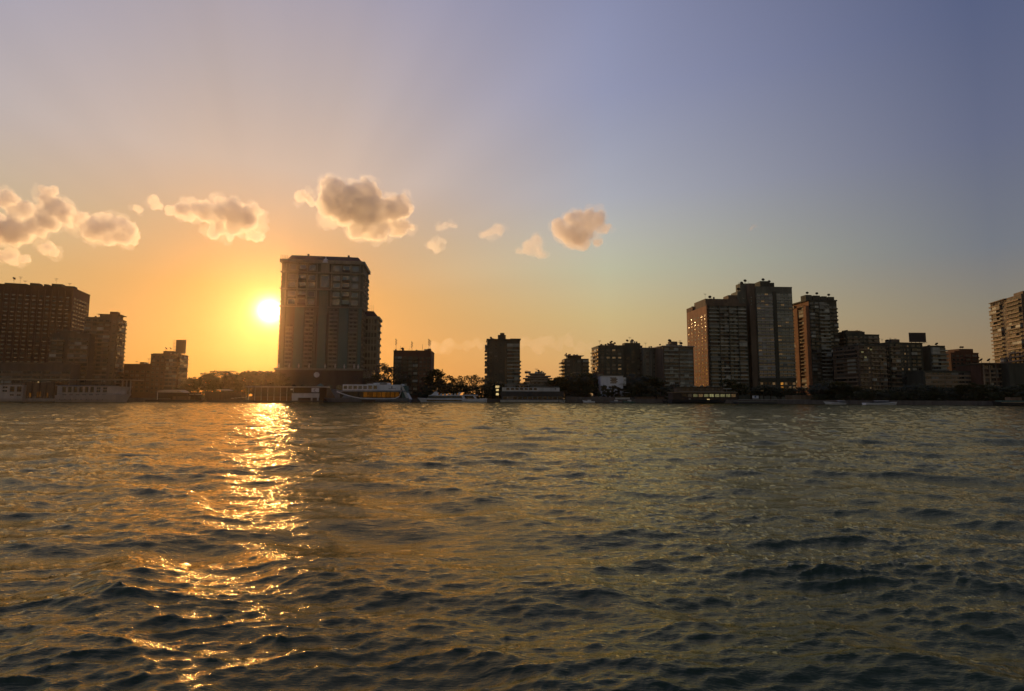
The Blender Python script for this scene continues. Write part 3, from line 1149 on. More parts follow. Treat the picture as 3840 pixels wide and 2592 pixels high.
v = [(0, 0, H + 2), (ww_, 0, H + 2), (ww_, 22, H + 2), (0, 22, H + 2), (3, 3, H + 7), (ww_ - 4, 3, H + 7), (ww_ - 4, 19, H + 7), (3, 19, H + 7)]
mesh_obj('mansard_roof', v, BOXF, 'slate', r)
for u in (5.5, 7, 8.2):
    mast(r, u, 4, H + 7, rs.uniform(3, 6), .08, False)

# ------------------------------------------------------------------ block with the radio masts
rs = random.Random(8)
YA = 432
w_ = X_(1613, YA) - X_(1472, YA)
r, H = building('square dark brick block crowned with tall radio masts beside leafy trees', 1472, YA, w_, 24, 1318, 2, 'L', 'brick_brown')
f = Facade(r, 'front', w_, 24, rs)
nf = int((H - 2) / 3.05)
f.seg('ribbon', .02, .22, 3, nf - 1, 3.05, 2, 'concrete_dark')
f.seg('balc', .24, .66, 3, nf - 1, 3.05, 3, 'concrete_dark')
f.seg('win', .68, .98, 3, nf - 1, 3.05, 3, frame='concrete_grey')
parapet(r, w_, 24, H, 'brick_brown', .8)
box('sign', 'sign_yellow', r, w_ * .83, w_ * .97, -1.75, -1.5, 5.5, 7.6)
box('sign_mark', 'board_dark', r, w_ * .87, w_ * .925, -1.82, -1.76, 6.0, 6.9)
box('stair_hut', 'brick_brown', r, w_ - 3.2, w_ - .6, 3, 6, H, H + 2.6)
roof_clutter(r, w_, 24, H, rs, 13, 3, 0, 0)
for (fx, h) in ((.055, 10), (.17, 4.5), (.48, 8.0), (.76, 6), (.93, 10), (.965, 9.5)):
    mast(r, w_ * fx, 1.4, H, h, .13, False)
    if h > 7.5:
        for k in range(5):
            box('antenna_panel', 'dark_metal', r, w_ * fx - .6 + (k % 2) * .9, w_ * fx - .25 + (k % 2) * .9, 1.2, 1.5, H + h - 1.0 - k * .95, H + h - .2 - k * .95 + .4)
for k in range(6):
    link('mast_stay', POLE, r, (w_ * .48 - 3.0, 1.4, H), (.05, .05, 7.4), 0, 0, R(22) if k == 0 else R(22)) if k == 0 else None

# ------------------------------------------------------------------ lone tower block
YB = 448
w_ = X_(1950, YB) - X_(1826, YB)
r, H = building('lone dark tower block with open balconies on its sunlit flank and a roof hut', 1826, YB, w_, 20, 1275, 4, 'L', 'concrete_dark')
f = Facade(r, 'front', w_, 20, rs)
nf = int((H - 3) / 3.05)
f.seg('win', .03, .50, 3, nf, 3.05, 3, frame='concrete_grey', skip=.35, wh=.42)
f.seg('shaft', .535, .58, 3, nf, 3.05)
f.seg('balc', .60, .99, 3, nf, 3.05, 2, 'band_grey')
s_ = Facade(r, 'left', w_, 20, rs)
s_.seg('balc', .15, .9, 3, nf, 3.05, 2, 'band_tan', deep=1.9)
Facade(r, 'right', w_, 20, rs).seg('balc', .1, .8, 3, nf - 4, 3.05, 0, 'band_grey', deep=1.2)
parapet(r, w_, 20, H, 'concrete_dark', .9, .25, .6)
box('stair_hut', 'concrete_dark', r, w_ * .33, w_ * .57, 3, 9, H, H + 4.6)
box('water_tank', 'concrete_dark', r, w_ * .40, w_ * .53, 4, 8, H + 4.6, H + 6.4)
box('roof_frame', 'concrete_dark', r, w_ * .7, w_ + .7, -.6, 6, H + .9, H + 1.3)
roof_clutter(r, w_ * .3, 20, H, rs, 4, 1, 0, 0)

# ------------------------------------------------------------------ terraced riverside villa
YV = 430
w_ = X_(2080, YV) - X_(1965, YV)
r, H = building('low terraced villa with sweeping pale roof slabs behind the moored barge', 1965, YV, w_, 18, 1432, 0, 'L', 'concrete_grey', 'villa')
zv = lambda py: Z_(2020, py, YV) - GZ
for (xa, xb, ya, yb, out) in ((1962, 2072, 1418, 1421, 2.0), (1972, 2066, 1409, 1413, 1.2), (1984, 2048, 1400, 1404, .8), (1990, 2085, 1428, 1432, 2.5)):
    a, b = X_(xa, YV) - X_(1965, YV), X_(xb, YV) - X_(1965, YV)
    box('roof_slab', 'render_cream', r, a, b, -out, 14, zv(yb), zv(ya))
for (xa, xb, ya, yb) in ((1970, 2062, 1421, 1430), (1980, 2056, 1413, 1418), (1990, 2044, 1404, 1409)):
    a, b = X_(xa, YV) - X_(1965, YV), X_(xb, YV) - X_(1965, YV)
    box('storey', 'concrete_tan', r, a, b, 0.2, 13, zv(yb), zv(ya))
f = Facade(r, 'front', w_, 18, rs)
for k in range(7):
    f.win('window', win_mesh('white_wall', 'window_glass', 2), w_ * (.12 + .12 * k), zv(1437), w_ * .09, 1.8)
for k in range(6):
    f.win('window', win_mesh('white_wall', 'window_glass', 2), w_ * (.15 + .12 * k), zv(1424.5), w_ * .09, 1.2, v=-.17)
roof_clutter(r, w_ * .7, 14, zv(1400), rs, 9, 1, 0, 1, tall=.4)
mast(r, 2, 2, zv(1418), 6, .08)

# ------------------------------------------------------------------ small apartment houses, centre right
rs = random.Random(13)
YC = 440
w_ = X_(2210, YC) - X_(2118, YC)
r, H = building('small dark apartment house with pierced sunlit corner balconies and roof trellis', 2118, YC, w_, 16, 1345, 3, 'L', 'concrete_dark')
f = Facade(r, 'front', w_, 16, rs)
nf = int((H - 2) / 3.0)
f.seg('win', .05, .70, 2, nf, 3.0, 3, frame='concrete_grey')
f.seg('balc', .72, 1.02, 2, nf, 3.0, 1, 'concrete_dark')
Facade(r, 'left', w_, 16, rs).seg('balc', .05, .95, 2, nf, 3.0, 2, 'band_tan', deep=2.6)
box('roof_canopy', 'band_pale', r, 1.5, w_ * .8, -.8, 8, H + 2.2, H + 2.6)
for u in (2, 7, 13):
    box('canopy_post', 'dark_metal', r, u, u + .2, -.6, -.4, H, H + 2.2)
box('penthouse', 'concrete_dark', r, 2.5, w_ * .7, 1, 9, H, H + 2.1)
for k in range(14):
    x = rs.uniform(0, w_ * .55)
    box('trellis', 'dark_timber', r, x, x + rs.uniform(.4, 1.2), rs.uniform(0, 3), rs.uniform(3, 4), H + 2.6, H + 2.6 + rs.uniform(.4, 2.0))

w_ = X_(2330, YC) - X_(2262, YC)
r, H = building('olive apartment house with lit corner windows and dishes on a crowded roof', 2246, YC + 6, 21, 22, 1300, 6, 'L', 'concrete_dark')
f = Facade(r, 'front', 21, 22, rs)
nf = int((H - 2) / 3.05)
f.seg('win', .04, .96, 2, nf, 3.05, 4, frame='concrete_grey', lit='lit_dim')
s_ = Facade(r, 'left', 21, 22, rs)
s_.seg('balc', .0, .95, 2, nf, 3.05, 3, 'band_tan', deep=1.4)
parapet(r, 21, 22, H, 'concrete_dark')
roof_clutter(r, 21, 20, H, rs, 14, 3, 3, 1)
r, H = building('taller plain olive block with a stepped roof and two dishes', 2322, YC + 14, 20.5, 20, 1299, 6, 'L', 'concrete_dark')
f = Facade(r, 'front', 20.5, 20, rs)
f.seg('win', .05, .95, 2, nf, 3.05, 4, frame='concrete_dark', skip=.3)
parapet(r, 20.5, 20, H, 'concrete_dark')
box('stair_hut', 'concrete_dark', r, 6, 19.5, 2, 9, H, H + 3.2)
dish(r, 8.5, 3, H + 3.2, 1.2, -.8)
dish(r, 13, 3, H + 3.2, 1.3, -.7)
roof_clutter(r, 20, 10, H + 3.2, rs, 4, 0, 0, 1)

r, H = building('grey apartment block with tall bays of dark square openings', 2415, YC + 10, 19, 18, 1307, 8, 'L', 'concrete_grey')
f = Facade(r, 'front', 19, 18, rs)
nf = int((H - 3) / 3.05)
f.seg('win', .08, .30, 3, nf, 3.05, 1, frame='render_cream', wh=.6)
f.seg('pier', .33, .36, 3, nf, 3.05, band='render_cream', deep=.6)
f.seg('win', .40, .58, 3, nf, 3.05, 1, frame='render_cream', wh=.5, ww=.4)
f.seg('balc', .66, .97, 3, nf, 3.05, 1, 'render_cream', deep=.6)
Facade(r, 'left', 19, 18, rs).seg('win', .1, .9, 3, nf, 3.05, 2, frame='concrete_tan')
parapet(r, 19, 18, H, 'render_cream', .7, .25, .5)
roof_clutter(r, 19, 18, H, rs, 6, 1, 1, 1)

r, H = building('tan apartment block with a jutting pale cornice beside the dark-bayed block', 2490, YC - 4, 26, 20, 1299, 9, 'L', 'concrete_tan')
f = Facade(r, 'front', 26, 20, rs)
nf = int((H - 2) / 3.05)
f.seg('balc', .03, .50, 2, nf, 3.05, 3, 'band_grey', deep=.9)
f.seg('ribbon', .54, .97, 2, nf, 3.05, 3, 'band_grey')
box('cornice', 'band_pale', r, -.8, 26.8, -.8, 20, H, H + .6)
box('stair_hut', 'concrete_tan', r, 8, 14, 3, 8, H + .6, H + 4.4)
dish(r, 7.2, 3, H + 2.5, 1.5, -.8)
roof_clutter(r, 24, 18, H + .6, rs, 6, 1, 0, 2)

# small white house among the trees
YW = 405
w_ = X_(2338, YW) - X_(2254, YW)
r, H = building('small white waterfront house with a dark stepped grille in its blank wall', 2254, YW, w_, 12, 1410, 2, 'L', 'white_paint', 'white_house')
zh = lambda py: Z_(2290, py, YW) - GZ
f = Facade(r, 'front', w_, 12, rs)
for k in range(5):
    ofs = (k % 2) * .8
    f.box('grille_panel', 'window_glass', w_ * .42 + ofs, w_ * .42 + 4.6 + ofs, 0.0, .12, zh(1438 - k * 4.6), zh(1438 - k * 4.6) + .75)
    f.box('grille_ledge', 'white_wall', w_ * .40, w_ * .40 + 5.8, 0.0, .5, zh(1438 - k * 4.6) + .76, zh(1438 - k * 4.6) + .9)
box('side_wing', 'white_wall', r, w_ + .1, w_ + 2.4, .5, 10, zh(1446), zh(1415))
box('roof_slab', 'render_cream', r, -.5, w_ + .4, -.5, 12.4, H, H + .5)
box('balcony', 'render_cream', r, w_ * .9, w_ + 3, -1.8, 0, zh(1467), zh(1464))
box('awning', 'white_paint', r, w_ * .86, w_ + 4, -3, 0, zh(1473), zh(1471))
r, H = building('thin terracotta-lit house wedged behind the small white house', 2236, 418, 6, 14, 1395, 2, 'L', 'brick_brown', 'narrow_house')
Facade(r, 'front', 6, 14, rs).seg('balc', .05, .95, 2, int(H / 3), 3.0, 1, 'band_pale', deep=1.0)
Facade(r, 'left', 6, 14, rs).seg('balc', .05, .95, 2, int(H / 3), 3.0, 2, 'band_pale', deep=1.0)

# ------------------------------------------------------------------ the three big apartment towers
rs = random.Random(31)
YA = 442
W, D = 33.5, 40.0
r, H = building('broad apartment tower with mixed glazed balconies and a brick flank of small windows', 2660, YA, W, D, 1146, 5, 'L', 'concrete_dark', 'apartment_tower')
f = Facade(r, 'front', W, D, rs)
fh = 3.0
nf = int((H - 9) / fh)
z0 = H - nf * fh - .4
f.box('rendered_corner', 'brick_brown', -.02, .9, 0, .3, 0, H)
f.seg('balc', .05, .29, z0, nf, fh, 1, 'band_grey', deep=1.5)
f.seg('balc', .31, .53, z0, nf, fh, 2, 'panel_mixed', deep=1.5)
f.seg('balc', .55, .76, z0, nf, fh, 2, 'band_grey', deep=1.5)
f.seg('balc', .78, .98, z0, nf, fh, 1, 'panel_mixed', deep=1.5)
for q in (.3, .54, .77):
    f.box('pier', 'concrete_dark', q * W - .25, q * W + .25, 0, 1.7, z0, H)
s_ = Facade(r, 'left', W, D, rs)
s_.box('brick_facing', 'brick_sunlit', 0, D, 0, .12, 0, H)  # sunward flank, its sunlight painted into the brick colour
for k in range(nf - 2):
    for q in range(6):
        s_.win('window', win_mesh('band_tan', rs.choice(('shutter_wood', 'tinted_glass', 'window_glass')), 1), D * (.08 + .165 * q), z0 + k * fh + 1.6, D * .085, 1.6, v=.125)
box('penthouse', 'concrete_tan', r, 1.0, 30, 4, 26, H, Z_(2690, 1117, YA) - GZ)
box('terrace_wall', 'concrete_tan', r, -.4, W, -.4, .3, H, H + 2.2)
box('terrace_house', 'brick_brown', r, -.2, 14, 27, D, H, H + 3.5)
for k in range(8):
    box('roof_unit', 'panel_mixed', r, rs.uniform(0, 12), rs.uniform(12.5, 14), 28 + k * 1.3, 29 + k * 1.3, H + 3.5, H + 3.5 + rs.uniform(.4, 1.5)) if k % 3 == 0 else None
roof_clutter(r, 20, 30, Z_(2690, 1117, YA) - GZ, rs, 3, 1, 0, 1)

YB = 452
xb = X_(2850, YB)
W, D = X_(2992, YB) - xb, 18.0
r, H = building('tallest apartment tower with two stacks of horizontal window bands and a dark central spine', 2850, YB, W, D, 1080, 3, 'L', 'concrete_grey', 'apartment_tower')
f = Facade(r, 'front', W, D, rs)
fh = 2.95
nf = 24
z0 = H - nf * fh - 4.5
f.seg('ribbon', .01, .45, z0, nf, fh, 4, 'band_pale', frame='concrete_grey', lit='lit_dim', glass='tinted_glass')
f.seg('ribbon', .56, .99, z0, nf, fh, 4, 'band_grey', frame='concrete_grey', lit='lit_dim', glass='tinted_glass')
f.box('spine', 'concrete_dark', W * .46, W * .55, 0, .7, 0, H - 3)
f.box('lintel', 'concrete_dark', 0, W, 0, .9, z0 - 2.6, z0 - .3)
for k in range(3):
    for q in range(9):
        gl = 'lit_warm' if (q == 5 and k < 2) else ('lit_dim' if rs.random() < .45 else 'window_glass')
        f.win('window', win_mesh('brick_brown', gl, 1), W * (.06 + .11 * q), z0 - 4.8 - k * 3.2, W * .085, 2.3, depth=.3)
box('side_block', 'concrete_grey', r, -13.0, -.05, 6, 18, -1, Z_(2800, 1088, YB) - GZ)
box('side_fin', 'concrete_tan', r, -5.2, -.06, 1.0, 5.95, -1, Z_(2825, 1062, YB) - GZ)
s_ = Facade(r, 'left', W, D, rs)
for k in range(3):
    for x in (-8.0, -3.6):
        link('window', win_mesh('concrete_tan', 'tinted_glass', 1), r, (x, 5.99 if x < -6 else .99, H - 8 - k * 3), (1.0, .2, 1.4))
box('side_block_low', 'concrete_tan', r, -20.5, -13.05, 7, 17, -1, Z_(2765, 1102, YB) - GZ)
parapet(r, W, D, H, 'concrete_grey', 1.2)
H1 = Z_(2900, 1060, YB) - GZ
box('roof_house', 'concrete_dark', r, W * .18, W * .45, 3, 12, H, Z_(2890, 1051, YB) - GZ)
box('roof_house', 'concrete_dark', r, W * .46, W * .57, 3, 12, H, Z_(2915, 1057, YB) - GZ)
box('roof_house', 'concrete_grey', r, -9.5, -1.8, 8, 16, Z_(2800, 1088, YB) - GZ, Z_(2830, 1056, YB) - GZ)
for (x, z, s) in ((-11.5, Z_(2780, 1090, YB) - GZ, 1.5), (-5.5, Z_(2830, 1056, YB) - GZ, 1.3), (-8.6, Z_(2826, 1060, YB) - GZ - 1, 1.3),
                  (W * .33, Z_(2890, 1051, YB) - GZ, 1.3), (W * .5, Z_(2915, 1057, YB) - GZ, 1.2), (W * .6, H, 1.0)):
    dish(r, x, 7, z, s, -.75)
for x in (-11, -10.5, -10, -4, -3, -2.4, -1.9):
    mast(r, x, 8, Z_(2800, 1088, YB) - GZ, rs.uniform(6, 10), .07, False)
box('roof_rail', 'dark_metal', r, -1.8, W * .18, 4, 4.1, H + 3.4, H + 3.5)
box('roof_rail', 'dark_metal', r, -1.8, W * .18, 4, 4.1, H + 2.2, H + 2.3)

YD = 448
xb = X_(3050, YD)
W, D = X_(3162, YD) - xb, 46.0
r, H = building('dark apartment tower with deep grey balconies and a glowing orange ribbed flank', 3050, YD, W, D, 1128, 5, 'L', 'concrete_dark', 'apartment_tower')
f = Facade(r, 'front', W, D, rs)
fh = 3.05
nf = int((H - 6) / fh)
z0 = H - nf * fh - 1.0
f.seg('balc', .02, .32, z0, nf, fh, 2, 'concrete_dark', deep=1.3)
f.seg('balc', .34, .68, z0, nf, fh, 2, 'band_grey', deep=1.9)
f.seg('balc', .70, 1.0, z0, nf - 1, fh, 2, 'concrete_dark', deep=1.3)
s_ = Facade(r, 'left', W, D, rs)
s_.box('brick_facing', 'brick_sunlit', 0, D, 0, .12, 0, H)  # facing and ribs carry the sun's orange in their brick colour
for q in (.02, .30, .58, .86):
    s_.box('pier', 'brick_sunlit', D * q, D * (q + .10), .12, 1.6, 0, H - 4)
s_.seg('balc', .13, .29, z0, nf, fh, 1, 'band_tan', deep=1.2)
s_.seg('balc', .41, .57, z0, nf, fh, 1, 'band_tan', deep=1.2)
s_.seg('balc', .69, .85, z0, nf, fh, 1, 'band_tan', deep=1.2)
box('roof_step', 'concrete_dark', r, -1.4, W + .4, -.6, D, H, H + 1.0)
for (a, b_, h) in ((-1, 4.2, 4.3), (5.4, 11.5, 3.9), (13, 17.5, 3.4), (18.8, 24.0, 3.0)):
    box('roof_house', 'concrete_dark', r, a, b_, 2, 9, H + 1.0, H + 1.0 + h)
for (x, z) in ((1, 5.3), (9.5, 5.0), (20, 4.0)):
    dish(r, x, 3, H + z, 1.15, -.7)
Facade(r, 'right', W, D, rs).seg('balc', .02, .5, z0, nf - 4, fh, 0, 'concrete_dark', deep=1.6)

# ------------------------------------------------------------------ right bank apartments
rs = random.Random(44)
YE = 446
def apt(label, px0, px1, Y, ytop, D, yaw, mat, segs, left=None, right=None, par='concrete_dark', lit=None):
    W = (X_(px1, Y) - X_(px0, Y)) / math.cos(R(yaw))
    r, H = building(label, px0, Y, W, D, ytop, yaw, 'L', mat)
    fh = 3.02
    nf = int((H - 2.5) / fh)
    z0 = H - nf * fh - .5
    f = Facade(r, 'front', W, D, rs)
    for (k, a, b, n, bd, dp) in segs:
        f.seg(k, a, b, z0, nf, fh, n, bd, deep=dp, lit=lit)
    for side, sg in (('left', left), ('right', right)):
        for (k, a, b, n, bd, dp) in (sg or []):
            Facade(r, side, W, D, rs).seg(k, a, b, z0, nf, fh, n, bd, deep=dp)
    parapet(r, W, D, H, par, .8)
    return r, W, H, z0, nf, fh


r, W, H, z0, nf, fh = apt('brown apartment house with a trellised roof terrace beside the ribbed tower', 3186, 3322, 455, 1256, 22, 7, 'concrete_dark',
                          [('balc', .02, .38, 2, 'band_tan', 1.2), ('win', .40, .62, 2, 'band_tan', 1), ('balc', .64, .98, 2, 'band_tan', 1.2)],
                          [('balc', .05, .95, 2, 'band_tan', 1.3)], lit='lit_dim')
box('penthouse', 'concrete_dark', r, .5, W * .62, 2, 12, H, H + 3.2)
for k in range(9):
    box('trellis', 'dark_timber', r, .8 + k * 1.9, 1.5 + k * 1.9, 2, 6, H + 3.2, H + 3.2 + rs.uniform(.5, 1.3))
r, W, H, z0, nf, fh = apt('wide amber-lit apartment block with stacked balconies below the rooftop billboard', 3228, 3345, 412, 1296, 26, 9, 'concrete_tan',
                          [('balc', .02, .30, 2, 'band_tan', 1.2), ('win', .32, .42, 1, 'band_tan', 1), ('balc', .44, .70, 2, 'band_tan', 1.4), ('balc', .73, .98, 2, 'band_tan', 1.0)],
                          [('balc', .05, .95, 2, 'band_tan', 1.2)], lit='lit_dim')
roof_clutter(r, W, 20, H, rs, 6, 1, 0, 3)
Facade(r, 'left', W, 26, rs)
for (u, z) in ((2.2, H - 5), (9.6, H - 3), (4.5, H - 9)):
    link('window', win_mesh('band_tan', 'lit_pale', 2), r, (u, -1.5, z), (2.2, .1, 1.3))
r, W, H, z0, nf, fh = apt('dark angular apartment block that carries the big rooftop billboard', 3345, 3492, 420, 1287, 24, 10, 'concrete_dark',
                          [('balc', .02, .28, 2, 'band_tan', 1.5), ('win', .32, .60, 3, 'concrete_dark', 1), ('balc', .64, .96, 2, 'concrete_dark', 1.0)],
                          [('balc', .02, .98, 3, 'band_tan', 1.5)], lit='lit_dim')
roof_clutter(r, W * .4, 20, H, rs, 4, 2, 0, 2)
box('stair_hut', 'concrete_tan', r, W * .22, W * .46, 4, 10, H, H + 3.6)
billboard('big dark blank billboard standing on the angular apartment roof', 3410, 1248, 3472, 1282, 423, H + GZ, 2)
r, W, H, z0, nf, fh = apt('slim grey apartment house with rounded balcony ends stacked along one edge', 3500, 3560, 424, 1300, 16, 4, 'concrete_dark',
                          [('balc', .05, 1.1, 2, 'band_grey', 1.4)], None, [('balc', .05, .95, 2, 'band_pale', 1.5)])
roof_clutter(r, W, 14, H, rs, 3, 1, 0, 0)
r, W, H, z0, nf, fh = apt('reddish brick apartment house stepping down to a long terrace', 3577, 3690, 436, 1326, 22, 5, 'brick_brown',
                          [('win', .02, .46, 3, 'band_tan', 1), ('balc', .5, .98, 2, 'brick_brown', 1.2)], [('win', .1, .9, 2, 'band_tan', 1)], par='brick_brown')
box('penthouse', 'brick_brown', r, W * .38, W * .88, 1.5, 12, H, H + 4)
box('terrace_step', 'brick_brown', r, W * .2, W * .379, 1.5, 12, H, H + 2.4)
for x in (.5, .57):
    dish(r, W * x, 3, H + 4, .9, -.6)
r, W, H, z0, nf, fh = apt('low brown gallery house with open colonnaded floors under the far tower', 3686, 3790, 392, 1368, 20, 4, 'brick_brown',
                          [('balc', .05, .30, 1, 'band_tan', 1.2), ('balc', .34, .62, 2, 'band_tan', 1.2), ('balc', .66, .96, 2, 'band_tan', 1.2)], None)
for k in range(5):
    box('column', 'band_tan', r, W * (.04 + .235 * k) - .3, W * (.04 + .235 * k) + .3, -1.6, -1.0, 0, H)
box('roof_slab', 'band_tan', r, -1, W + 1, -2, 12, H + .81, H + 1.3)
for x in (.15, .45):
    dish(r, W * x, 2, H + 1.3, 1.4, .2)
r, W, H, z0, nf, fh = apt('long low terrace house with pale roof edges in front of the brick house', 3470, 3690, 398, 1394, 16, 4, 'concrete_dark',
                          [('ribbon', .02, .98, 8, 'band_tan', 1)], None)
r, W, H, z0, nf, fh = apt('blank grey end wall of a low house under the far tower', 3792, 3900, 386, 1366, 20, 2, 'concrete_dark',
                          [('win', .6, .98, 2, 'concrete_dark', 1)], None)
# far right tower, partly out of the frame
YF = 432
r, W, H, z0, nf, fh = apt('weathered ochre apartment tower with an open pergola on its top floor', 3862, 4010, 400, 1106, 44, -18, 'concrete_tan',
                          [('balc', .05, .6, 0, 'band_tan', 1.5)],
                          [('balc', .62, .99, 3, 'band_tan', 1.6), ('win', .50, .60, 1, 'band_tan', 1), ('balc', .04, .46, 3, 'band_tan', 1.4)], par='concrete_tan')
for k in range(9):
    box('pergola_post', 'concrete_tan', r, -1.2, -.8, 22 + k * 2.2, 22.4 + k * 2.2, H - 3.2, H + .2)
box('pergola_beam', 'concrete_tan', r, -1.6, -.02, 20, 43, H + .2, H + .8)
box('roof_house', 'concrete_tan', r, 2, 14, 2, 14, H + .8, H + 3.2)

# ------------------------------------------------------------------ trees
def limb_mesh(segs, n=6):
    """tapered round branches: segs = (p0, r0, p1, r1)"""
    v, f = [], []
    for (p0, r0, p1, r1) in segs:
        d = (Vector(p1) - Vector(p0)).normalized()
        a = d.orthogonal().normalized()
        b = d.cross(a)
        i = len(v)
        for (p, rr) in ((p0, r0), (p1, r1)):
            for k in range(n):
                t = 2 * math.pi * k / n
                v.append(tuple(Vector(p) + (a * math.cos(t) + b * math.sin(t)) * rr))
        for k in range(n):
            f.append((i + k, i + (k + 1) % n, i + n + (k + 1) % n, i + n + k))
    return v, f


def leaf_cloud(centers, per, rs, size):
    v, f = [], []
    for (c, rad) in centers:
        for _ in range(per):
            d = Vector((rs.gauss(0, 1), rs.gauss(0, 1), rs.gauss(0, 1))).normalized() * rad * (rs.random() ** .45)
            d.z *= .75
            p = c + d
            a = Vector((rs.gauss(0, 1), rs.gauss(0, 1), rs.gauss(0, 1))).normalized()
            b = a.orthogonal().normalized()
            s = size * rs.uniform(.6, 1.4)
            i = len(v)
            v += [tuple(p - a * s), tuple(p + b * s * .55), tuple(p + a * s), tuple(p - b * s * .55)]
            f.append((i, i + 1, i + 2, i + 3))
    return v, f


def make_tree(seed, h, spread, nclump, per, size, gap=0.0, trunk_h=.35, mat='foliage'):
    """tree of height h: trunk with limbs, crown of leaf clumps; returns the two meshes"""
    rs = random.Random(seed)
    base = h * trunk_h
    segs = [((0, 0, -.5), h * .028, (rs.uniform(-.3, .3), 0, base), h * .02)]
    cs = []
    top = Vector(segs[0][2])
    for k in range(nclump):
        a = rs.uniform(0, 6.283)
        q = math.sqrt(rs.random())
        z = rs.random()
        prof = math.sin(math.pi * (0.12 + .82 * z)) ** .7
        c = Vector((math.cos(a) * q * spread * prof, math.sin(a) * q * spread * prof, base + (h - base) * (.05 + .9 * z)))
        cs.append((c, h * rs.uniform(.085, .15)))
        if k % 2 == 0:
            m_ = top.lerp(c, .5) + Vector((0, 0, h * .04))
            segs.append((tuple(top), h * .013, tuple(m_), h * .008))
            segs.append((tuple(m_), h * .008, tuple(c), h * .003))
    v, f = limb_mesh(segs)
    tm = bpy.data.meshes.new('tree_trunk')
    tm.from_pydata(v, [], f)
    tm.materials.append(MATS['bark'])
    v, f = leaf_cloud(cs, per, rs, size)
    cm = bpy.data.meshes.new('tree_crown')
    cm.from_pydata(v, [], f)
    cm.materials.append(MATS[mat])
    return tm, cm


TREES = {'broad': make_tree(1, 10, 4.6, 40, 70, .30), 'round': make_tree(2, 10, 4.0, 36, 70, .30), 'open': make_tree(3, 10, 4.2, 17, 46, .27, trunk_h=.3),
         'tall': make_tree(4, 10, 3.0, 28, 60, .28), 'bush': make_tree(5, 10, 7.0, 40, 64, .42, trunk_h=.06), 'airy': make_tree(6, 10, 5.0, 26, 40, .24, mat='foliage_olive')}


def tree(kind, px, ytop, Y, label, group=None, name='leafy_tree', wide=1.0, cat='tree'):
    z = Z_(px, ytop, Y) - GZ + .4
    s = z / 10.3
    o = empty(name, (X_(px, Y), Y, GZ - .4), random.uniform(0, 6.28))
    tag(o, label, cat, group)
    tm, cm = TREES[kind]
    link('trunk', tm, o, (0, 0, 0), (s * wide, s * wide, s))
    link('crown', cm, o, (0, 0, 0), (s * wide, s * wide, s))
    return o


def make_palm(seed):
    rs = random.Random(seed)
    segs = []
    for k in range(5):
        segs.append(((.10 * k * k * .3, 0, k * 1.7 - .5), .26 - .025 * k, (.10 * (k + 1) ** 2 * .3, 0, (k + 1) * 1.7 - .5), .24 - .025 * k))
    v, f = limb_mesh(segs, 7)
    tm = bpy.data.meshes.new('palm_trunk')
    tm.from_pydata(v, [], f)
    tm.materials.append(MATS['bark'])
    top = Vector(segs[-1][2])
    v, f = [], []
    for k in range(17):
        a = k * 2.399 + rs.uniform(-.2, .2)
        up = rs.uniform(.15, 1.1)
        L = rs.uniform(2.4, 3.2)
        pts = []
        for q in range(7):
            t = q / 6
            pts.append(top + Vector((math.cos(a) * L * t, math.sin(a) * L * t, up * L * t * .8 - (1.25 * t * t) * L * .62)))
        sd = Vector((-math.sin(a), math.cos(a), 0))
        for q in range(6):
            for sgn in (-1, 1):
                for e in range(2):
                    p = pts[q].lerp(pts[q + 1], e * .5)
                    p2 = pts[q].lerp(pts[q + 1], e * .5 + .42)
                    w = .75 * math.sin(math.pi * (.15 + .8 * (q + e * .5) / 6.5))
                    tip = p2 + sd * sgn * w + Vector((0, 0, -.35 * w)) + (pts[q + 1] - pts[q]) * .5
                    i = len(v)
                    v += [tuple(p), tuple(p2), tuple(tip)]
                    f.append((i, i + 1, i + 2))
    cm = bpy.data.meshes.new('palm_crown')
    cm.from_pydata(v, [], f)
    cm.materials.append(MATS['foliage'])
    return tm, cm


PALM = make_palm(3)


def palm(px, ytop, Y, label):
    z = Z_(px, ytop, Y) - GZ + .4
    s = z / 10.0
    o = empty('palm_tree', (X_(px, Y), Y, GZ - .4), random.uniform(0, 6.28))
    tag(o, label, 'palm tree', None)
    link('trunk', PALM[0], o, scale=(s, s, s))
    link('crown', PALM[1], o, scale=(s * 1.1, s * 1.1, s))


GA = 'dark trees against the sunset'
GB = 'trees crowded along the overgrown bank'
LA = 'dark leafy tree in the grove between the billboard house and the hotel tower'
random.seed(77)
for (k, px, yt, w_) in (('round', 712, 1418, 1.1), ('airy', 742, 1412, 1.2), ('broad', 775, 1400, 1.2), ('broad', 802, 1392, 1.3), ('round', 862, 1402, 1.2), ('broad', 893, 1400, 1.1),
                        ('round', 928, 1394, 1.3), ('tall', 955, 1390, 1.5), ('broad', 985, 1402, 1.2), ('round', 1022, 1397, 1.6), ('bush', 690, 1440, 1), ('bush', 760, 1438, 1.0),
                        ('bush', 830, 1430, 1.0), ('bush', 900, 1428, 1.0), ('bush', 965, 1430, 1), ('bush', 1030, 1424, 1)):
    near = 'beside the billboard house' if px < 800 else ('around the palms' if px < 920 else 'pressed up to the hotel tower')
    word = {'round': 'rounded', 'broad': 'broad-crowned', 'airy': 'thin-leaved', 'tall': 'tall narrow', 'bush': 'low bushy'}[k]
    tree(k, px, yt, 408 + random.uniform(-8, 14), word + ' dark tree in the sunset grove ' + near, GA, wide=w_)
palm(835, 1374, 398, 'palm tree with a broad drooping head rising from the dark grove')
palm(858, 1388, 399, 'shorter palm tree beside the palm with the broad drooping head')
palm(996, 1376, 396, 'slender palm tree with a star-shaped head next to the hotel tower')
palm(976, 1392, 400, 'low ragged palm beside the slender palm')
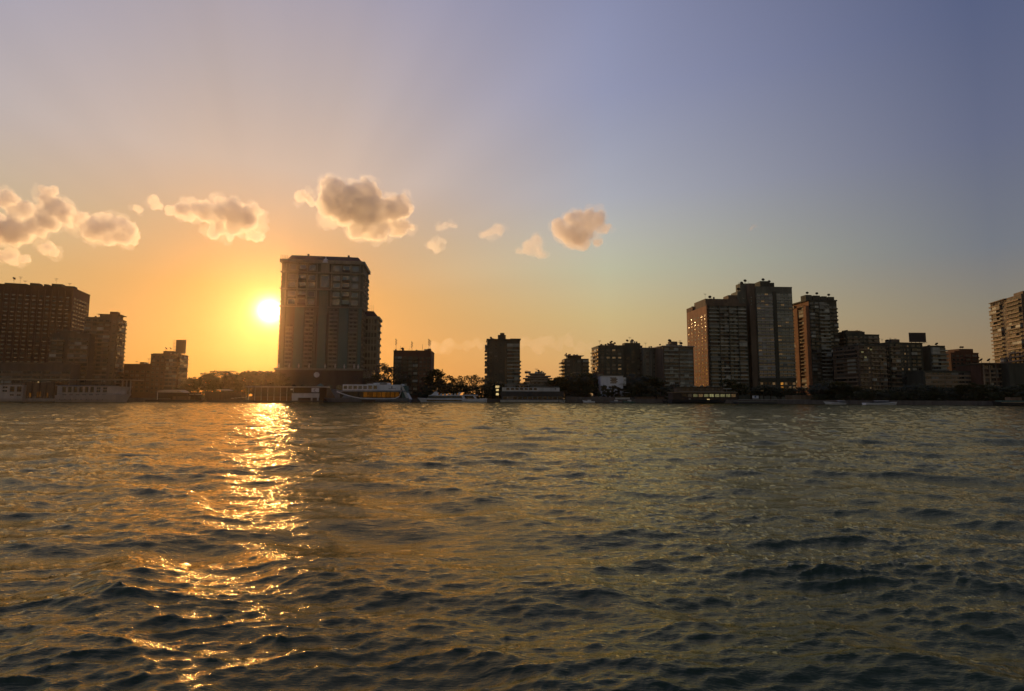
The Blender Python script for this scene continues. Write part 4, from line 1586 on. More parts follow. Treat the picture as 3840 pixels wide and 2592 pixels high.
tree('airy', 1436, 1362, 418, 'open-crowned tree between the hotel wing and the masted block', wide=1.5)
tree('open', 1462, 1372, 420, 'thin tree leaning on the masted brick block', wide=1.3)
tree('bush', 1440, 1420, 412, 'low dark bush under the open-crowned tree', name='bush', cat='bush')
tree('tall', 1630, 1385, 422, 'round-headed tree touching the wall of the masted block', wide=1.2)
tree('open', 1652, 1382, 424, 'gappy tree with clustered heads beside the masted block', wide=1.3)
tree('bush', 1640, 1428, 412, 'dark bush at the foot of the gappy tree', name='bush', cat='bush')
tree('open', 1702, 1416, 424, 'small upright tree standing alone above the white motor yacht', wide=1.0)
for (px, yt, k) in ((1745, 1408, 'airy'), (1775, 1405, 'airy'), (1805, 1415, 'airy')):
    tree(k, px, yt, 426, 'olive feathery tree in the clump beside the lone tower block', 'feathery olive trees', wide=1.5)
for px in range(1590, 1880, 32):
    tree('bush', px, 1442 + random.uniform(-8, 8), 404, 'low dark shrub in the hedge behind the white motor yacht', 'hedge behind the yacht', 'shrub', 1.0, 'shrub')
for (px, yt) in ((1850, 1430), (1960, 1436), (2080, 1424), (2095, 1414)):
    tree('round', px, yt, 420, 'dark round tree crowding the terraced villa', 'trees round the villa', wide=1.3)
for (k, px, yt, Y, w_) in (('broad', 2130, 1405, 416, 1.3), ('broad', 2165, 1396, 416, 1.4), ('round', 2200, 1400, 414, 1.4), ('bush', 2150, 1450, 402, 1.2), ('bush', 2205, 1452, 402, 1.2),
                           ('round', 2180, 1430, 410, 1.4)):
    tree(k, px, yt, Y, {'broad': 'broad', 'round': 'rounded', 'bush': 'low bushy'}[k] + ' dark tree in the clump before the small pierced-balcony house', 'clump before the pierced-balcony house', wide=w_)
for (px, yt) in ((2262, 1445), (2300, 1446), (2325, 1454)):
    tree('bush', px, yt, 396, 'dark rounded shrub pressed against the small white house', 'shrubs by the white house', 'shrub', .8, 'shrub')
for (k, px, yt, Y, w_) in (('broad', 2375, 1402, 415, 1.5), ('broad', 2420, 1408, 414, 1.5), ('round', 2455, 1416, 413, 1.5), ('bush', 2380, 1450, 398, 1.2), ('bush', 2430, 1448, 398, 1.2),
                           ('bush', 2480, 1452, 398, 1.2), ('round', 2350, 1420, 420, 1.2), ('broad', 2400, 1425, 405, 1.5), ('round', 2530, 1440, 396, 1.2)):
    tree(k, px, yt, Y, {'broad': 'broad', 'round': 'rounded', 'bush': 'low bushy'}[k] + ' dark tree in the deep grove below the dark-bayed apartment block', 'grove below the dark-bayed block', wide=w_)
tree('tall', 2735, 1420, 398, 'pointed dark tree beside the floating restaurant', wide=1.3)
for (px, yt) in ((2770, 1440), (2865, 1442), (2890, 1448), (2930, 1456), (2970, 1456), (3010, 1452)):
    tree('round' if px != 2865 else 'broad', px, yt, 380 - (px - 2770) * .12, 'dark bushy tree along the quay under the three big towers', 'trees under the towers', wide=1.6)
for (px, yt, k) in ((3075, 1438, 'broad'), (3105, 1428, 'broad'), (3140, 1432, 'round'), (3172, 1440, 'broad'), (3210, 1452, 'round'), (3250, 1458, 'broad'), (3290, 1462, 'round'),
                    (3330, 1460, 'broad'), (3372, 1452, 'broad'), (3412, 1446, 'round'), (3450, 1440, 'broad'), (3490, 1444, 'broad'), (3530, 1452, 'round'), (3570, 1456, 'broad'),
                    (3605, 1444, 'round'), (3645, 1436, 'broad'), (3690, 1442, 'broad'), (3730, 1446, 'round'), (3770, 1452, 'broad'), (3810, 1448, 'round'), (3850, 1440, 'broad')):
    spot = ('ribbed tower' if px < 3190 else 'amber-lit block' if px < 3345 else 'billboard-topped block' if px < 3495 else 'slim grey house' if px < 3580 else
            'reddish brick house' if px < 3685 else 'colonnaded gallery house' if px < 3790 else 'blank grey end wall')
    tree(k, px, yt, shore_y(px) + 14 + random.uniform(0, 10), ('broad' if k == 'broad' else 'rounded') + ' dark tree on the overgrown bank below the ' + spot, GB, wide=1.7)
for px in range(3060, 3900, 30):
    tree('bush', px, 1474 + random.uniform(-6, 6), shore_y(px) + 5, 'low dark shrub overhanging the water along the overgrown bank', 'shrubs overhanging the water', 'shrub', 1.25, 'shrub')

# ------------------------------------------------------------------ boats and floating places
def frame_at(name, label, cat, px, Y, yaw=0.0, group=None):
    r = empty(name, (X_(px, Y), Y, 0.0), R(yaw))
    tag(r, label, cat, group)
    X0 = X_(px, Y)
    u = lambda p: X_(p, Y) - X0
    z = lambda py, p=px: Z_(p, py, Y)
    return r, u, z


def hull(parent, mat, x0, x1, beam, z0, z1, bow=6.0, bow_side='L', rake=2.5, name='hull', sheer=.8, stern=.8):
    """ship's hull along x, from z0 under water to the deck edge z1, pointed at one end"""
    n = 14
    v, f = [], []
    L = x1 - x0
    for k in range(n + 1):
        t = k / n
        tt = t if bow_side == 'L' else 1 - t
        d = tt * L
        w = beam / 2 * (min(1.0, (d / bow)) ** .55 if bow > 0 else 1)
        w = max(w, .12)
        x = x0 + t * L
        rk = rake * max(0, 1 - d / (bow * 1.2)) if bow else 0
        rk = rk if bow_side == 'L' else -rk
        lift = sheer * max(0, 1 - d / (bow * 2.2)) ** 2 if bow else 0
        yc = beam / 2
        v += [(x - rk, yc - w, z1 + lift), (x - rk * .35, yc - w * .92, (z0 + z1) / 2), (x, yc - w * .7, z0), (x, yc + w * .7, z0), (x - rk * .35, yc + w * .92, (z0 + z1) / 2),
              (x - rk, yc + w, z1 + lift)]
    for k in range(n):
        a, b = 6 * k, 6 * k + 6
        for q in range(5):
            f.append((a + q, b + q, b + q + 1, a + q + 1))
        f.append((a + 5, b + 5, b, a))
    f += [(0, 1, 2, 3, 4, 5), tuple(6 * n + q for q in (5, 4, 3, 2, 1, 0))]
    return mesh_obj(name, v, f, mat, parent)


def win_row(parent, me, u0, u1, n, zc, h, y=0.0, fill=.8, depth=.15, name='window'):
    d = (u1 - u0) / n
    for k in range(n):
        link(name, me, parent, (u0 + (k + .5) * d, y - .004, zc), (d * fill, depth, h))


boatw = win_mesh('white_paint', 'boat_glass', 1)
boatw2 = win_mesh('white_paint', 'boat_glass', 2)

leftw = win_mesh('white_paint_dusk', 'boat_glass', 1)
leftw2 = win_mesh('white_paint_dusk', 'boat_glass', 2)
# left: white cruise boat with big saloon windows
Y = 316
r, u, z = frame_at('cruise_boat', 'white river cruise boat with a row of big saloon windows and raked bow', 'boat', 205, Y)
hull(r, 'white_paint_dusk', 0, u(452), 9, -.8, z(1482), 9, 'R', 3.0)
box('saloon', 'white_paint_dusk', r, u(210), u(400), .5, 8.5, z(1482), z(1448))
win_row(r, leftw, u(226), u(352), 6, z(1461), 3.7, .5, .8, .2)
win_row(r, leftw2, u(353), u(402), 2, z(1456), 1.5, .5, .7)
win_row(r, leftw2, u(353), u(402), 2, z(1466), 1.5, .5, .7)
win_row(r, leftw2, u(226), u(400), 7, z(1482.5), 1.1, .5, .72)
v = [(u(400), .6, z(1482)), (u(452), 2.5, z(1482)), (u(468), 4.5, z(1450)), (u(400), .6, z(1448)), (u(400), 8.4, z(1482)), (u(452), 6.5, z(1482)), (u(400), 8.4, z(1448))]
mesh_obj('bow_bulwark', v, [(0, 1, 2, 3), (4, 6, 2, 5), (3, 2, 6)], 'white_paint_dusk', r)
win_row(r, win_mesh('hull_grey', 'boat_glass', 1), u(215), u(395), 9, z(1498), .5, -.05, .18, .1, 'porthole')
box('deck_rail', 'hull_grey', r, u(212), u(452), .3, .42, z(1478), z(1476.5))
box('sun_deck', 'hull_grey', r, u(205), u(405), .2, 8.8, z(1447.9), z(1445))
for k in range(9):
    box('canopy_post', 'dark_timber', r, u(212 + k * 33), u(212 + k * 33) + .25, .6, .85, z(1445), z(1425))
box('canopy', 'canvas_tan', r, u(200), u(496), -.3, 9.2, z(1425), z(1422.5))
for p in (440, 455, 470):
    box('bow_fin', 'white_paint_dusk', r, u(p), u(p) + .4, 3, 3.6, z(1482), z(1425))

r, u, z = frame_at('floating_restaurant', 'brown floating restaurant with glowing panels between two white boats', 'restaurant boat', 84, Y + 1)
hull(r, 'white_paint_dusk', 0, u(204), 9, -.8, z(1494), 0, 'L', 0)
box('dining_hall', 'timber', r, 0, u(203), .5, 8.5, z(1494), z(1434))
for k in range(5):
    box('post', 'dark_timber', r, u(88 + k * 27), u(88 + k * 27) + .5, .1, .5, z(1494), z(1434))
for k in range(7):
    box('lit_panel', 'lit_salon' if k % 2 else 'timber', r, u(92 + k * 15), u(103 + k * 15), .3, .49, z(1490), z(1466 + (k * 7) % 9))
win_row(r, leftw2, u(95), u(200), 5, z(1490), 1.0, .3, .5)
box('roof', 'canvas_tan', r, u(60), u(206), -.5, 9, z(1425), z(1422.5))
box('lamp', 'lit_lamp', r, u(137), u(141), -.1, .05, z(1434), z(1431))

r, u, z = frame_at('houseboat', 'white houseboat with tall square windows at the end of the boat row', 'boat', -40, Y - 1)
hull(r, 'white_paint_dusk', 0, u(82), 9, -.8, z(1494), 0, 'L', 0)
box('cabin', 'white_paint_dusk', r, 0, u(82), .5, 8.5, z(1494), z(1443))
win_row(r, leftw, u(28), u(80), 2, z(1459), 3.6, .5, .78, .2)
win_row(r, leftw2, u(0), u(27), 1, z(1452), 1.2, .5, .8)
win_row(r, leftw2, u(0), u(27), 1, z(1466), 1.2, .5, .8)
win_row(r, leftw2, u(28), u(80), 2, z(1481), 1.0, .5, .7)
box('roof', 'canvas_tan', r, u(-40), u(84), -.3, 9, z(1424), z(1421.5))
for k in range(4):
    box('post', 'dark_timber', r, u(-30 + k * 34), u(-30 + k * 34) + .25, .6, .9, z(1443), z(1424))

# pontoon with sunlit awning
Y = 346
r, u, z = frame_at('pontoon_cafe', 'dark pontoon cafe under a sunlit golden awning roof', 'pontoon', 545, Y)
box('float', 'hull_dark', r, 0, u(735), 0, 10, -.6, z(1499))
box('back_wall', 'dark_timber', r, u(560), u(733), 6, 6.4, z(1499), z(1470))
v = [(u(588), 0, z(1465)), (u(668), 0, z(1464)), (u(692), 0, z(1473)), (u(588), 0, z(1472)), (u(588), 7, z(1463)), (u(668), 7, z(1462)), (u(692), 7, z(1473)), (u(588), 7, z(1472))]
mesh_obj('awning', v, [(0, 3, 2, 1), (4, 5, 6, 7), (0, 1, 5, 4), (1, 2, 6, 5), (3, 0, 4, 7)], 'canvas_tan', r)
for p in (588, 625, 660, 700, 728):
    box('post', 'white_wall' if p == 588 else 'dark_timber', r, u(p), u(p) + .3, .1, .4, z(1499), z(1472))
box('rail', 'pale_metal', r, u(590), u(640), -.1, 0, z(1496), z(1495))
box('counter', 'timber', r, u(640), u(700), 2, 4, z(1499), z(1486))
box('side_roof', 'pale_metal', r, u(705), u(735), 1, 6, z(1479), z(1477.5))
r, u, z = frame_at('landing_stage', 'long low dark landing stage with a small bright roof corner', 'pontoon', 740, Y + 8)
box('float', 'hull_dark', r, 0, u(925), 0, 9, -.6, z(1500))
box('shed', 'dark_timber', r, u(760), u(900), 2, 7, z(1500), z(1472))
box('roof', 'dark_metal', r, u(745), u(880), 1, 8, z(1472), z(1469.5))
v = [(u(806), 0, z(1460)), (u(840), 0, z(1460)), (u(862), 0, z(1464)), (u(830), 0, z(1464)), (u(806), 5, z(1460)), (u(840), 5, z(1460)), (u(862), 5, z(1464)), (u(830), 5, z(1464))]
mesh_obj('roof_panel', v, BOXF, 'white_wall', r)
for p in (812, 850):
    box('post', 'dark_timber', r, u(p), u(p) + .25, 1, 1.3, z(1469.5), z(1463))
for k in range(4):
    box('bench', 'pale_metal', r, u(866 + k * 13), u(876 + k * 13), .3, .5, z(1494 - k), z(1492.5 - k))
for k in range(8):
    box('bollard', 'dark_metal', r, u(750 + k * 22), u(752 + k * 22), .1, .5, z(1500), z(1494))

# pier restaurant in front of the hotel tower
Y = 366
r, u, z = frame_at('pier_restaurant', 'long two-level pier restaurant on slim white columns below the hotel tower', 'pier', 922, Y)
box('pier_deck', 'hull_dark', r, 0, u(1215), 0, 9, -.6, z(1502))
box('upper_floor', 'concrete_dark', r, u(924), u(1096), .3, 8.6, z(1474.5), z(1472))
box('roof', 'white_wall', r, u(920), u(1218), -.4, 9.4, z(1451.5), z(1449))
box('rear_wall', 'dark_timber', r, u(926), u(1210), 7.5, 8.0, z(1502), z(1451.5))
for k in range(8):
    link('column', PALEPOLE, r, (u(930 + k * 24), .5, z(1502)), (.22, .22, z(1474.5) - z(1502)))
    link('column', PALEPOLE, r, (u(930 + k * 24), .5, z(1472)), (.2, .2, z(1451.5) - z(1472)))
for k in range(7):
    box('railing', 'timber', r, u(932 + k * 24), u(952 + k * 24), .6, .7, z(1490), z(1487))
box('lower_wall', 'brick_brown', r, u(926), u(1096), 3.5, 3.9, z(1502), z(1486))
po = box('portal_beam', 'white_wall', r, u(1095), u(1196), -.6, .6, z(1491), z(1474.5))
box('portal_pier', 'white_wall', r, u(1096), u(1117), -.6, .6, z(1502), z(1491))
for p in (1167, 1190):
    box('portal_post', 'white_wall', r, u(p), u(p + 4), -.6, .6, z(1502), z(1491))
sg = box('sign', 'white_paint', r, u(1169), u(1197), -1.0, -.75, z(1470), z(1455))
n = 20
v, fcs = [], []
for k in range(n - 4):
    a = 2 * math.pi * (k + 2) / n
    v += [(.95 * math.cos(a), 0, .95 * math.sin(a)), (.6 * math.cos(a), 0, .6 * math.sin(a))]
for k in range(n - 5):
    fcs.append((2 * k, 2 * k + 1, 2 * k + 3, 2 * k + 2))
em = mesh_obj('emblem', v, fcs, 'slate', r)
em.location = ((u(1169) + u(1197)) / 2, -1.03, (z(1470) + z(1455)) / 2)
box('notice_board', 'white_wall', r, u(1090), u(1099), -.9, -.75, z(1463), z(1457))
r2, u, z = frame_at('parasol', 'pale green parasol open on the pier roof terrace', 'parasol', 1200, Y + 3)
lathe('canopy', 'canvas_green', [(2.6, 0), (1.7, .9), (.7, 1.6), (.1, 1.9)], 10, r2, (0, 0, z(1449)))
link('pole', POLE, r2, (0, 0, z(1449) - 1.0), (.06, .06, 2.6))

# ship-shaped restaurant
Y = 368
r, u, z = frame_at('restaurant_ship', 'big grey-white restaurant ship with an orange glowing saloon and sweeping bow line', 'ship', 1226, Y)
hull(r, 'hull_grey', 0, u(1532), 12, -.9, z(1492), 26, 'L', 5.0, sheer=0)
hl = z(1492)
box('main_deck', 'hull_grey', r, u(1262), u(1520), .6, 11.4, z(1469), z(1464))
box('saloon', 'dark_timber', r, u(1272), u(1500), 1.5, 10.5, z(1492), z(1469))
for k in range(9):
    a = 1344 + k * 17
    box('saloon_window', 'lit_salon' if k > 0 else 'boat_glass', r, u(a), u(a + 14.5), 1.25, 1.49, z(1490), z(1470))
for k in range(4):
    a = 1278 + k * 16
    box('saloon_window', 'boat_glass', r, u(a), u(a + 14), 1.25, 1.49, z(1489), z(1470))
# forward flare and the pale sweep along the side
v = [(u(1226), 6, z(1457)), (u(1270), 1, z(1466)), (u(1300), .5, z(1482)), (u(1352), .4, z(1492)), (u(1290), .6, z(1493)), (u(1250), 4, z(1492)), (u(1226), 6, z(1459)), (u(1270), 11, z(1466)), (u(1290), 11.4, z(1493)), (u(1250), 8, z(1492))]
mesh_obj('bow_flare', v, [(0, 6, 5, 4, 3, 2, 1), (0, 7, 8, 9, 6), (0, 1, 7)], 'hull_grey', r)
pts = [(1262, 1467), (1280, 1474), (1305, 1482), (1330, 1488), (1352, 1491.5), (1400, 1493), (1450, 1493.5), (1482, 1492), (1496, 1485), (1502, 1472), (1503, 1465)]
v, fcs = [], []
for (p, q) in pts:
    v += [(u(p), -.1, z(q)), (u(p), -.1, z(q + 3.2)), (u(p), .6, z(q)), (u(p), .6, z(q + 3.2))]
for k in range(len(pts) - 1):
    a = 4 * k
    fcs += [(a, a + 1, a + 5, a + 4), (a + 2, a, a + 4, a + 6), (a + 1, a + 3, a + 7, a + 5)]
mesh_obj('sweep_trim', v, fcs, 'white_paint', r)
box('upper_cabin', 'white_paint', r, u(1281), u(1420), 1.6, 10, z(1464), z(1441.5))
win_row(r, win_mesh('white_paint', 'tinted_glass', 1), u(1282), u(1375), 5, z(1452.5), 2.6, 1.6, .86, .25)
box('pilot_house', 'white_paint', r, u(1374), u(1416), 1.3, 10.3, z(1464), z(1438.5))
win_row(r, win_mesh('white_paint', 'tinted_glass', 1), u(1376), u(1414), 2, z(1452), 2.9, 1.3, .86, .25)
box('wheel_house', 'white_paint', r, u(1396), u(1452), 2.0, 9.6, z(1441.4), z(1435))
box('wheel_house_window', 'boat_glass', r, u(1420), u(1448), 1.85, 1.99, z(1441), z(1437))
box('aft_wing', 'white_paint', r, u(1421), u(1500), 1.2, 10.2, z(1463.5), z(1442))
wv = box('wing_mark', 'hull_dark', r, u(1466), u(1469), 1.05, 1.19, z(1456), z(1448))
box('wing_mark', 'hull_dark', r, u(1455), u(1482), 1.05, 1.19, z(1458), z(1456.6))
v = [(u(1498), 1, z(1442)), (u(1503), 1, z(1439)), (u(1536), 1, z(1497)), (u(1524), 1, z(1497)), (u(1498), 10, z(1442)), (u(1503), 10, z(1439)), (u(1536), 10, z(1497)), (u(1524), 10, z(1497))]
mesh_obj('stern_fin', v, [tuple(reversed(q)) for q in BOXF], 'white_wall', r)
box('stern_house', 'canvas_green', r, u(1503.5), u(1522), 2, 9, z(1492), z(1446))
box('tender', 'dark_timber', r, u(1360), u(1408), -2.6, -.6, -.2, z(1499))
box('tender_rail', 'timber', r, u(1362), u(1406), -2.65, -2.6, z(1505), z(1504))

# motor yacht
Y = 374
r, u, z = frame_at('motor_yacht', 'sleek white motor yacht with dark window strips and raked flybridge', 'yacht', 1578, Y)
hull(r, 'white_paint', 0, u(1824), 7, -.6, z(1496), 10, 'L', 3.0)
box('hull_window', 'boat_glass', r, u(1600), u(1732), .12, .22, z(1503.5), z(1499.5))
v = [(u(1592), 1, z(1496)), (u(1735), 1, z(1496)), (u(1728), 1.2, z(1484)), (u(1612), 1.2, z(1484)), (u(1592), 6, z(1496)), (u(1735), 6, z(1496)), (u(1728), 5.8, z(1484)), (u(1612), 5.8, z(1484))]
mesh_obj('cabin', v, [(0, 1, 2, 3), (4, 7, 6, 5), (0, 3, 7, 4), (1, 5, 6, 2)], 'boat_glass', r)
box('cabin_sill', 'white_paint', r, u(1590), u(1745), .8, 6.2, z(1496), z(1494.5))
box('roof', 'white_paint', r, u(1606), u(1790), .7, 6.3, z(1484), z(1481.6))
box('roof_stripe', 'hull_grey', r, u(1740), u(1790), .75, 6.2, z(1481.5), z(1478))
box('aft_cabin', 'boat_glass', r, u(1746), u(1778), 1.2, 5.8, z(1494), z(1484))
for (a, b) in ((1736, 1744), (1780, 1786)):
    v = [(u(a), .9, z(1495)), (u(b), .9, z(1495)), (u(b) - 1.2, .9, z(1484)), (u(a) - 1.2, .9, z(1484)), (u(a), 6, z(1495)), (u(b), 6, z(1495)), (u(b) - 1.2, 6, z(1484)), (u(a) - 1.2, 6, z(1484))]
    mesh_obj('pillar', v, [tuple(reversed(q)) for q in BOXF], 'white_paint', r)
box('flybridge', 'white_paint', r, u(1624), u(1640), 2, 5, z(1481.5), z(1472))
v = [(u(1616), 1.2, z(1481.5)), (u(1628), 1.2, z(1481.5)), (u(1636), 1.4, z(1468)), (u(1630), 1.4, z(1468)), (u(1616), 5.8, z(1481.5)), (u(1628), 5.8, z(1481.5)), (u(1636), 5.6, z(1468)), (u(1630), 5.6, z(1468))]
mesh_obj('windscreen', v, [tuple(reversed(q)) for q in BOXF], 'white_paint', r)
link('mast', PALEPOLE, r, (u(1636), 3, z(1472)), (.12, .12, 3.0))
v = [(u(1715), 1.2, z(1481.5)), (u(1720), 1.2, z(1481.5)), (u(1728), 1.2, z(1471)), (u(1719), 1.2, z(1471)), (u(1715), 5.8, z(1481.5)), (u(1720), 5.8, z(1481.5)), (u(1728), 5.8, z(1471)), (u(1719), 5.8, z(1471))]
mesh_obj('radar_arch', v, [tuple(reversed(q)) for q in BOXF], 'white_paint', r)
for k in range(5):
    box('deck_seat', 'white_wall', r, u(1650 + k * 13), u(1656 + k * 13), 2, 3, z(1481.5), z(1476))
box('swim_deck', 'white_paint', r, u(1800), u(1826), .5, 6.5, z(1497), z(1494.5))
for p in (1800, 1812, 1823):
    link('stanchion', PALEPOLE, r, (u(p), .7, z(1494.5)), (.05, .05, 1.0))

# two-deck barge
Y = 378
r, u, z = frame_at('hotel_barge', 'two-deck white barge with a plain upper cabin and open lower gallery', 'barge', 1876, Y)
hull(r, 'white_wall', 0, u(2118), 11, -.8, z(1500), 3, 'R', 1.0, sheer=0)
box('lower_deck', 'hull_dark', r, u(1880), u(2112), 1.2, 10, z(1500), z(1470))
win_row(r, win_mesh('hull_grey', 'boat_glass', 1), u(1884), u(2110), 12, z(1492.5), 2.4, 1.2, .95, .2)
box('fascia', 'hull_dark', r, u(1878), u(2114), .6, 10.4, z(1485), z(1467.5))
box('upper_cabin', 'white_wall', r, u(1883), u(2099), 1.0, 10, z(1467.5), z(1453))
win_row(r, win_mesh('white_wall', 'boat_glass', 1), u(1896), u(2016), 7, z(1458.5), 1.6, 1.0, .82, .2)
box('porthole', 'boat_glass', r, u(2082), u(2086), .9, .99, z(1460), z(1456))
box('canopy', 'pale_metal', r, u(1892), u(1986), 1.5, 9.5, z(1444), z(1442.6))
for k in range(6):
    box('canopy_post', 'pale_metal', r, u(1894 + k * 17.5), u(1894 + k * 17.5) + .14, 1.7, 1.9, z(1453), z(1444))
box('roof_rail', 'hull_grey', r, u(1988), u(2098), 1.0, 1.1, z(1449), z(1448))
for (p, q) in ((2092, 1504), (2110, 1504)):
    box('fender', 'hull_dark', r, u(p), u(p + 4), -.2, -.02, z(q + 1.5), z(q - 2))
r, u, z = frame_at('lamp_post', 'tall quay lamp post with three glowing lantern boxes beside the barge', 'lamp post', 1868, 377)
link('post', POLE, r, (0, 0.6, 0), (.15, .15, z(1440)))
for (py, s) in ((1450, 1.3), (1462, .9), (1478, .9)):
    box('lantern', 'lit_lamp', r, -1.0 * s - .6, 1.0 * s - .6, .2, .9, z(py) - .8, z(py) + .6)
    box('lantern_cap', 'dark_metal', r, -1.1 * s - .6, 1.1 * s - .6, .15, .95, z(py) + .61, z(py) + .75)

# embankment clutter between the barge and the lit restaurant
r, u, z = frame_at('retaining_wall', 'pale stained retaining wall beside the two-deck barge', 'wall', 2122, 385)
for k in range(9):
    box('wall_panel', 'quay_stone', r, u(2122 + k * 31), u(2152 + k * 31), 0, .8, 0, z(1487 + (k % 3)))
SB = [(2190, 'small white motorboat tied up by the pale retaining wall', 'white_paint'), (2290, 'faded grey skiff lying under the white house', 'hull_grey'),
      (2340, 'teal-sided open boat moored near the small white house', 'canvas_green'), (2490, 'low dark skiff moored beside the lit floating restaurant', 'hull_dark')]
for (p, lab, m_) in SB:
    r, u, z = frame_at('motorboat', lab, 'boat', p, shore_y(p) - 5, 0)
    hull(r, m_, 0, 7.5, 2.4, -.3, .9, 2.6, 'L', 1.0)
    box('cuddy', 'white_wall', r, 2.4, 5.0, .4, 2.0, .9, 1.9)
    box('screen', 'boat_glass', r, 2.2, 2.39, .45, 1.95, .9, 2.2)
for (p0, p1, yt, lab) in ((2385, 2458, 1489, 'brown wooden kiosk on the quay'), (2310, 2362, 1490, 'white-roofed boat shed on the quay below the white house'), (2465, 2490, 1488, 'narrow grey hut at the end of the brown kiosk')):
    Yk = 382
    r, u, z = frame_at('kiosk', lab, 'kiosk', p0, Yk)
    m_ = 'timber' if 'brown' in lab else 'white_wall' if 'white' in lab else 'concrete_grey'
    box('wall', m_, r, 0, u(p1), 0, 4, 0, z(yt))
    box('roof', 'dark_timber', r, -.4, u(p1) + .4, -.6, 4.4, z(yt), z(yt) + .3)
    win_row(r, win_mesh('dark_timber', 'window_glass', 2), .4, u(p1) - .4, 3, 1.9, 1.1, 0, .6)

# lit floating restaurant
Y = 356
r, u, z = frame_at('floating_restaurant', 'floating restaurant with a row of yellow lit windows under the big apartment towers', 'restaurant boat', 2522, Y)
hull(r, 'hull_dark', 0, u(2768), 12, -.8, z(1499), 0, 'L', 0)
box('lower_deck', 'dark_timber', r, u(2524), u(2766), .8, 11, z(1499), z(1473))
lw = {0: 'window_glass', 1: 'window_glass', 2: 'lit_pale', 3: 'lit_dim', 4: 'lit_pale', 5: 'lit_pale', 6: 'lit_pale', 7: 'lit_pale', 8: 'lit_pale', 9: 'lit_dim'}
for k in range(10):
    link('window', win_mesh('dark_timber', lw[k], 1), r, (u(2568 + k * 20.5), .79, z(1483)), (u(2587) - u(2568), .2, 2.1))
box('fascia', 'band_tan', r, u(2522), u(2768), .4, 11.4, z(1473), z(1470))
box('upper_deck', 'concrete_tan', r, u(2544), u(2716), 1.5, 10, z(1470), z(1452))
win_row(r, win_mesh('concrete_tan', 'window_glass', 2), u(2560), u(2710), 7, z(1460), 1.8, 1.5, .6)
box('roof', 'concrete_dark', r, u(2540), u(2722), 1.0, 10.5, z(1452), z(1449.5))
for k in range(6):
    box('roof_unit', 'panel_mixed', r, u(2560 + k * 25), u(2570 + k * 25), 3, 5, z(1449.5), z(1445 + k % 3))
box('canopy', 'white_wall', r, u(2716), u(2746), .8, 7, z(1458.5), z(1456.5))
link('canopy_post', PALEPOLE, r, (u(2729), 1.5, z(1470)), (.1, .1, z(1458.5) - z(1470)))
box('stair_box', 'band_pale', r, u(2584), u(2590), .2, .79, z(1499), z(1493))
box('porch_light', 'lit_lamp', r, u(2653), u(2661), .3, .78, z(1501), z(1496))
rl = box('deck_rail', 'pale_metal', r, u(2548), u(2760), .45, .55, z(1468.5), z(1467.8))

# flat dock under the towers
Y = 338
r, u, z = frame_at('floating_dock', 'long flat dark floating dock with low rails under the big towers', 'dock', 2768, Y)
box('float', 'hull_dark', r, 0, u(3092), 0, 8, -.5, z(1508))
box('deck', 'concrete_grey', r, u(2770), u(3090), .2, 7.8, z(1508), z(1505))
box('rail', 'pale_metal', r, u(2770), u(3080), .3, .4, z(1499), z(1498))
for k in range(14):
    box('rail_post', 'dark_metal', r, u(2772 + k * 23), u(2773 + k * 23), .3, .42, z(1505), z(1499))
sg = box('sign', 'white_paint', r, u(2823), u(2846), .5, .7, z(1494), z(1484))
link('sign_dot', cyl_mesh('sign_dot', 'sign_blue', 12, 1, 1, 1), r, ((u(2834)), .5, z(1488)), (.6, .6, .08), 0, R(90))
r, u, z = frame_at('retaining_wall', 'low tan terrace wall behind the flat dock', 'wall', 2946, 346)
for k in range(4):
    box('wall_panel', 'band_tan', r, u(2946 + k * 26), u(2971 + k * 26), 0, .6, 0, z(1482))

for (p, ln, lab) in ((3105, 136, 'low white speedboat moored nearest the flat dock'), (3248, 128, 'slim white speedboat with a raked grey windscreen along the overgrown bank')):
    Y = shore_y(p) - 7
    r, u, z = frame_at('speedboat', lab, 'speedboat', p, Y)
    L = u(p + ln)
    hull(r, 'white_paint', 0, L, 4, -.4, z(1511, p), 6, 'R' if p > 3200 else 'L', 1.6)
    box('deck_stripe', 'hull_dark', r, L * .1, L * .85, .0, .12, z(1512.5, p), z(1511.5, p))
    v = [(L * .25, .6, z(1511, p)), (L * .75, .6, z(1511, p)), (L * .66, .8, z(1504.5, p)), (L * .36, .8, z(1504.5, p)), (L * .25, 3.4, z(1511, p)), (L * .75, 3.4, z(1511, p)), (L * .66, 3.2, z(1504.5, p)), (L * .36, 3.2, z(1504.5, p))]
    mesh_obj('cabin', v, [(0, 1, 2, 3), (4, 7, 6, 5), (0, 3, 7, 4), (1, 5, 6, 2), (3, 2, 6, 7)], 'boat_glass', r)
    box('roof', 'white_paint', r, L * .33, L * .68, .6, 3.4, z(1504.4, p), z(1503, p))
    box('seat', 'white_wall', r, L * .8, L * .9, .6, 3.2, z(1511, p), z(1507.5, p))
r, u, z = frame_at('moored_barge', 'olive flat barge piled with reeds at the end of the overgrown bank', 'barge', 3745, shore_y(3745) - 8)
hull(r, 'hull_dark', 0, u(3900), 6, -.5, z(1511, 3745), 4, 'L', 1.0)
box('cargo', 'canvas_green', r, 2.5, u(3900) - 1, 1, 5, z(1511, 3745), z(1502, 3745))
box('gunwale', 'band_tan', r, 1.5, u(3900), .1, .3, z(1511, 3745), z(1508, 3745))
box('hut', 'timber', r, u(3800), u(3840), 1.2, 4.8, z(1502, 3745), z(1490, 3745))


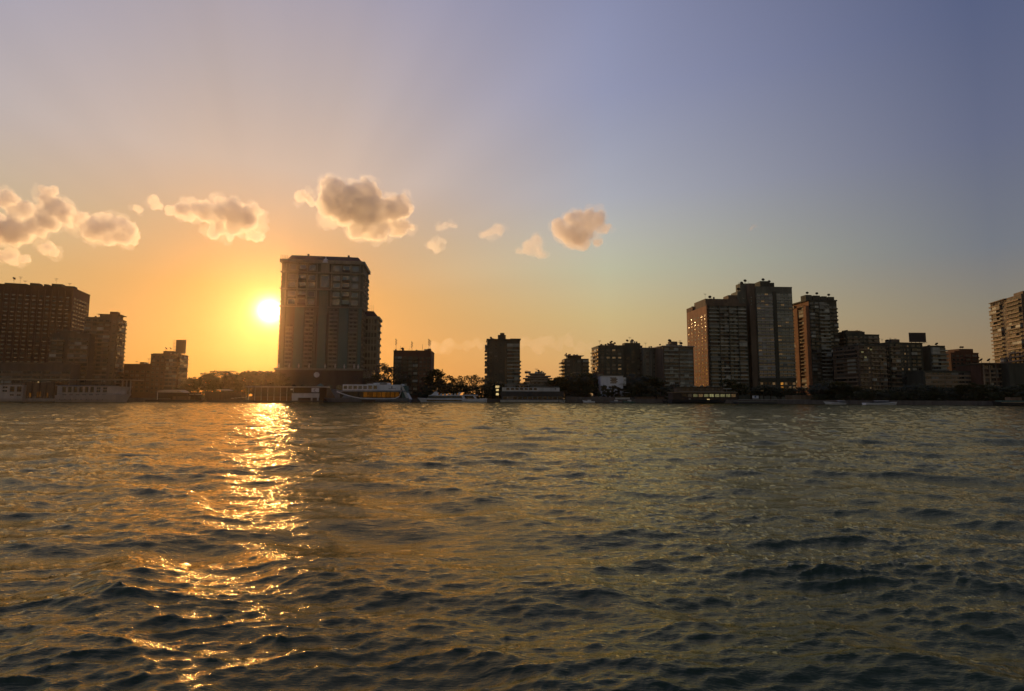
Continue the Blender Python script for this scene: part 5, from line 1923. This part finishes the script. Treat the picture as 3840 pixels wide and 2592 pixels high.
# ------------------------------------------------------------------ pieces that belong to a part go under that part
OWNER = {'emblem': ('sign',), 'sign_mark': ('sign',), 'sign_dot': ('sign',), 'lantern_cap': ('lantern',), 'porthole': ('hull',), 'canopy_post': ('canopy', 'roof_canopy'),
         'wheel_house_window': ('wheel_house',), 'saloon_window': ('saloon',), 'wing_mark': ('aft_wing',), 'hull_window': ('hull',), 'bay_glazing': ('corner_bay',), 'bay_post': ('corner_bay',),
         'arched_window': ('podium',), 'medallion': ('podium',), 'urn': ('podium_cornice',), 'window': ('saloon', 'cabin', 'upper_cabin', 'pilot_house', 'lower_deck', 'upper_deck', 'dining_hall'),
         'tender_rail': ('tender',), 'lattice_bar': ('panel',), 'lattice_post': ('panel',)}


def nest():
    kids = {}
    for o in COL.objects:
        if o.parent is not None and o.parent.parent is None:
            kids.setdefault(o.parent, []).append(o)
    base = lambda o: o.name.split('.')[0]
    for root, ch in kids.items():
        for o in ch:
            want = OWNER.get(base(o))
            if not want:
                continue
            cand = [q for q in ch if base(q) in want and q is not o]
            if not cand:
                continue

            def gap(q):
                bb = [q.matrix_basis @ Vector(c) for c in q.bound_box]
                return sum(max(min(b[i] for b in bb) - o.location[i], 0, o.location[i] - max(b[i] for b in bb)) for i in range(3))
            own = min(cand, key=gap)
            if base(o) == 'window' and gap(own) > 1.5:
                continue
            o.parent = own
            o.matrix_parent_inverse = own.matrix_basis.inverted()


nest()

# ------------------------------------------------------------------ haze
def build_haze():
    x0, x1, y0, y1, z0, z1 = -900, 900, -60, 1000, -2.0, 135.0
    v = [(x0, y0, z0), (x1, y0, z0), (x1, y1, z0), (x0, y1, z0), (x0, y0, z1), (x1, y0, z1), (x1, y1, z1), (x0, y1, z1)]
    o = mesh_obj('haze', v, [(0, 3, 2, 1), (4, 5, 6, 7), (0, 1, 5, 4), (1, 2, 6, 5), (2, 3, 7, 6), (3, 0, 4, 7)], 'haze_air')
    tag(o, 'thin warm evening haze over the river and the far bank', 'haze', kind='stuff')


build_haze()
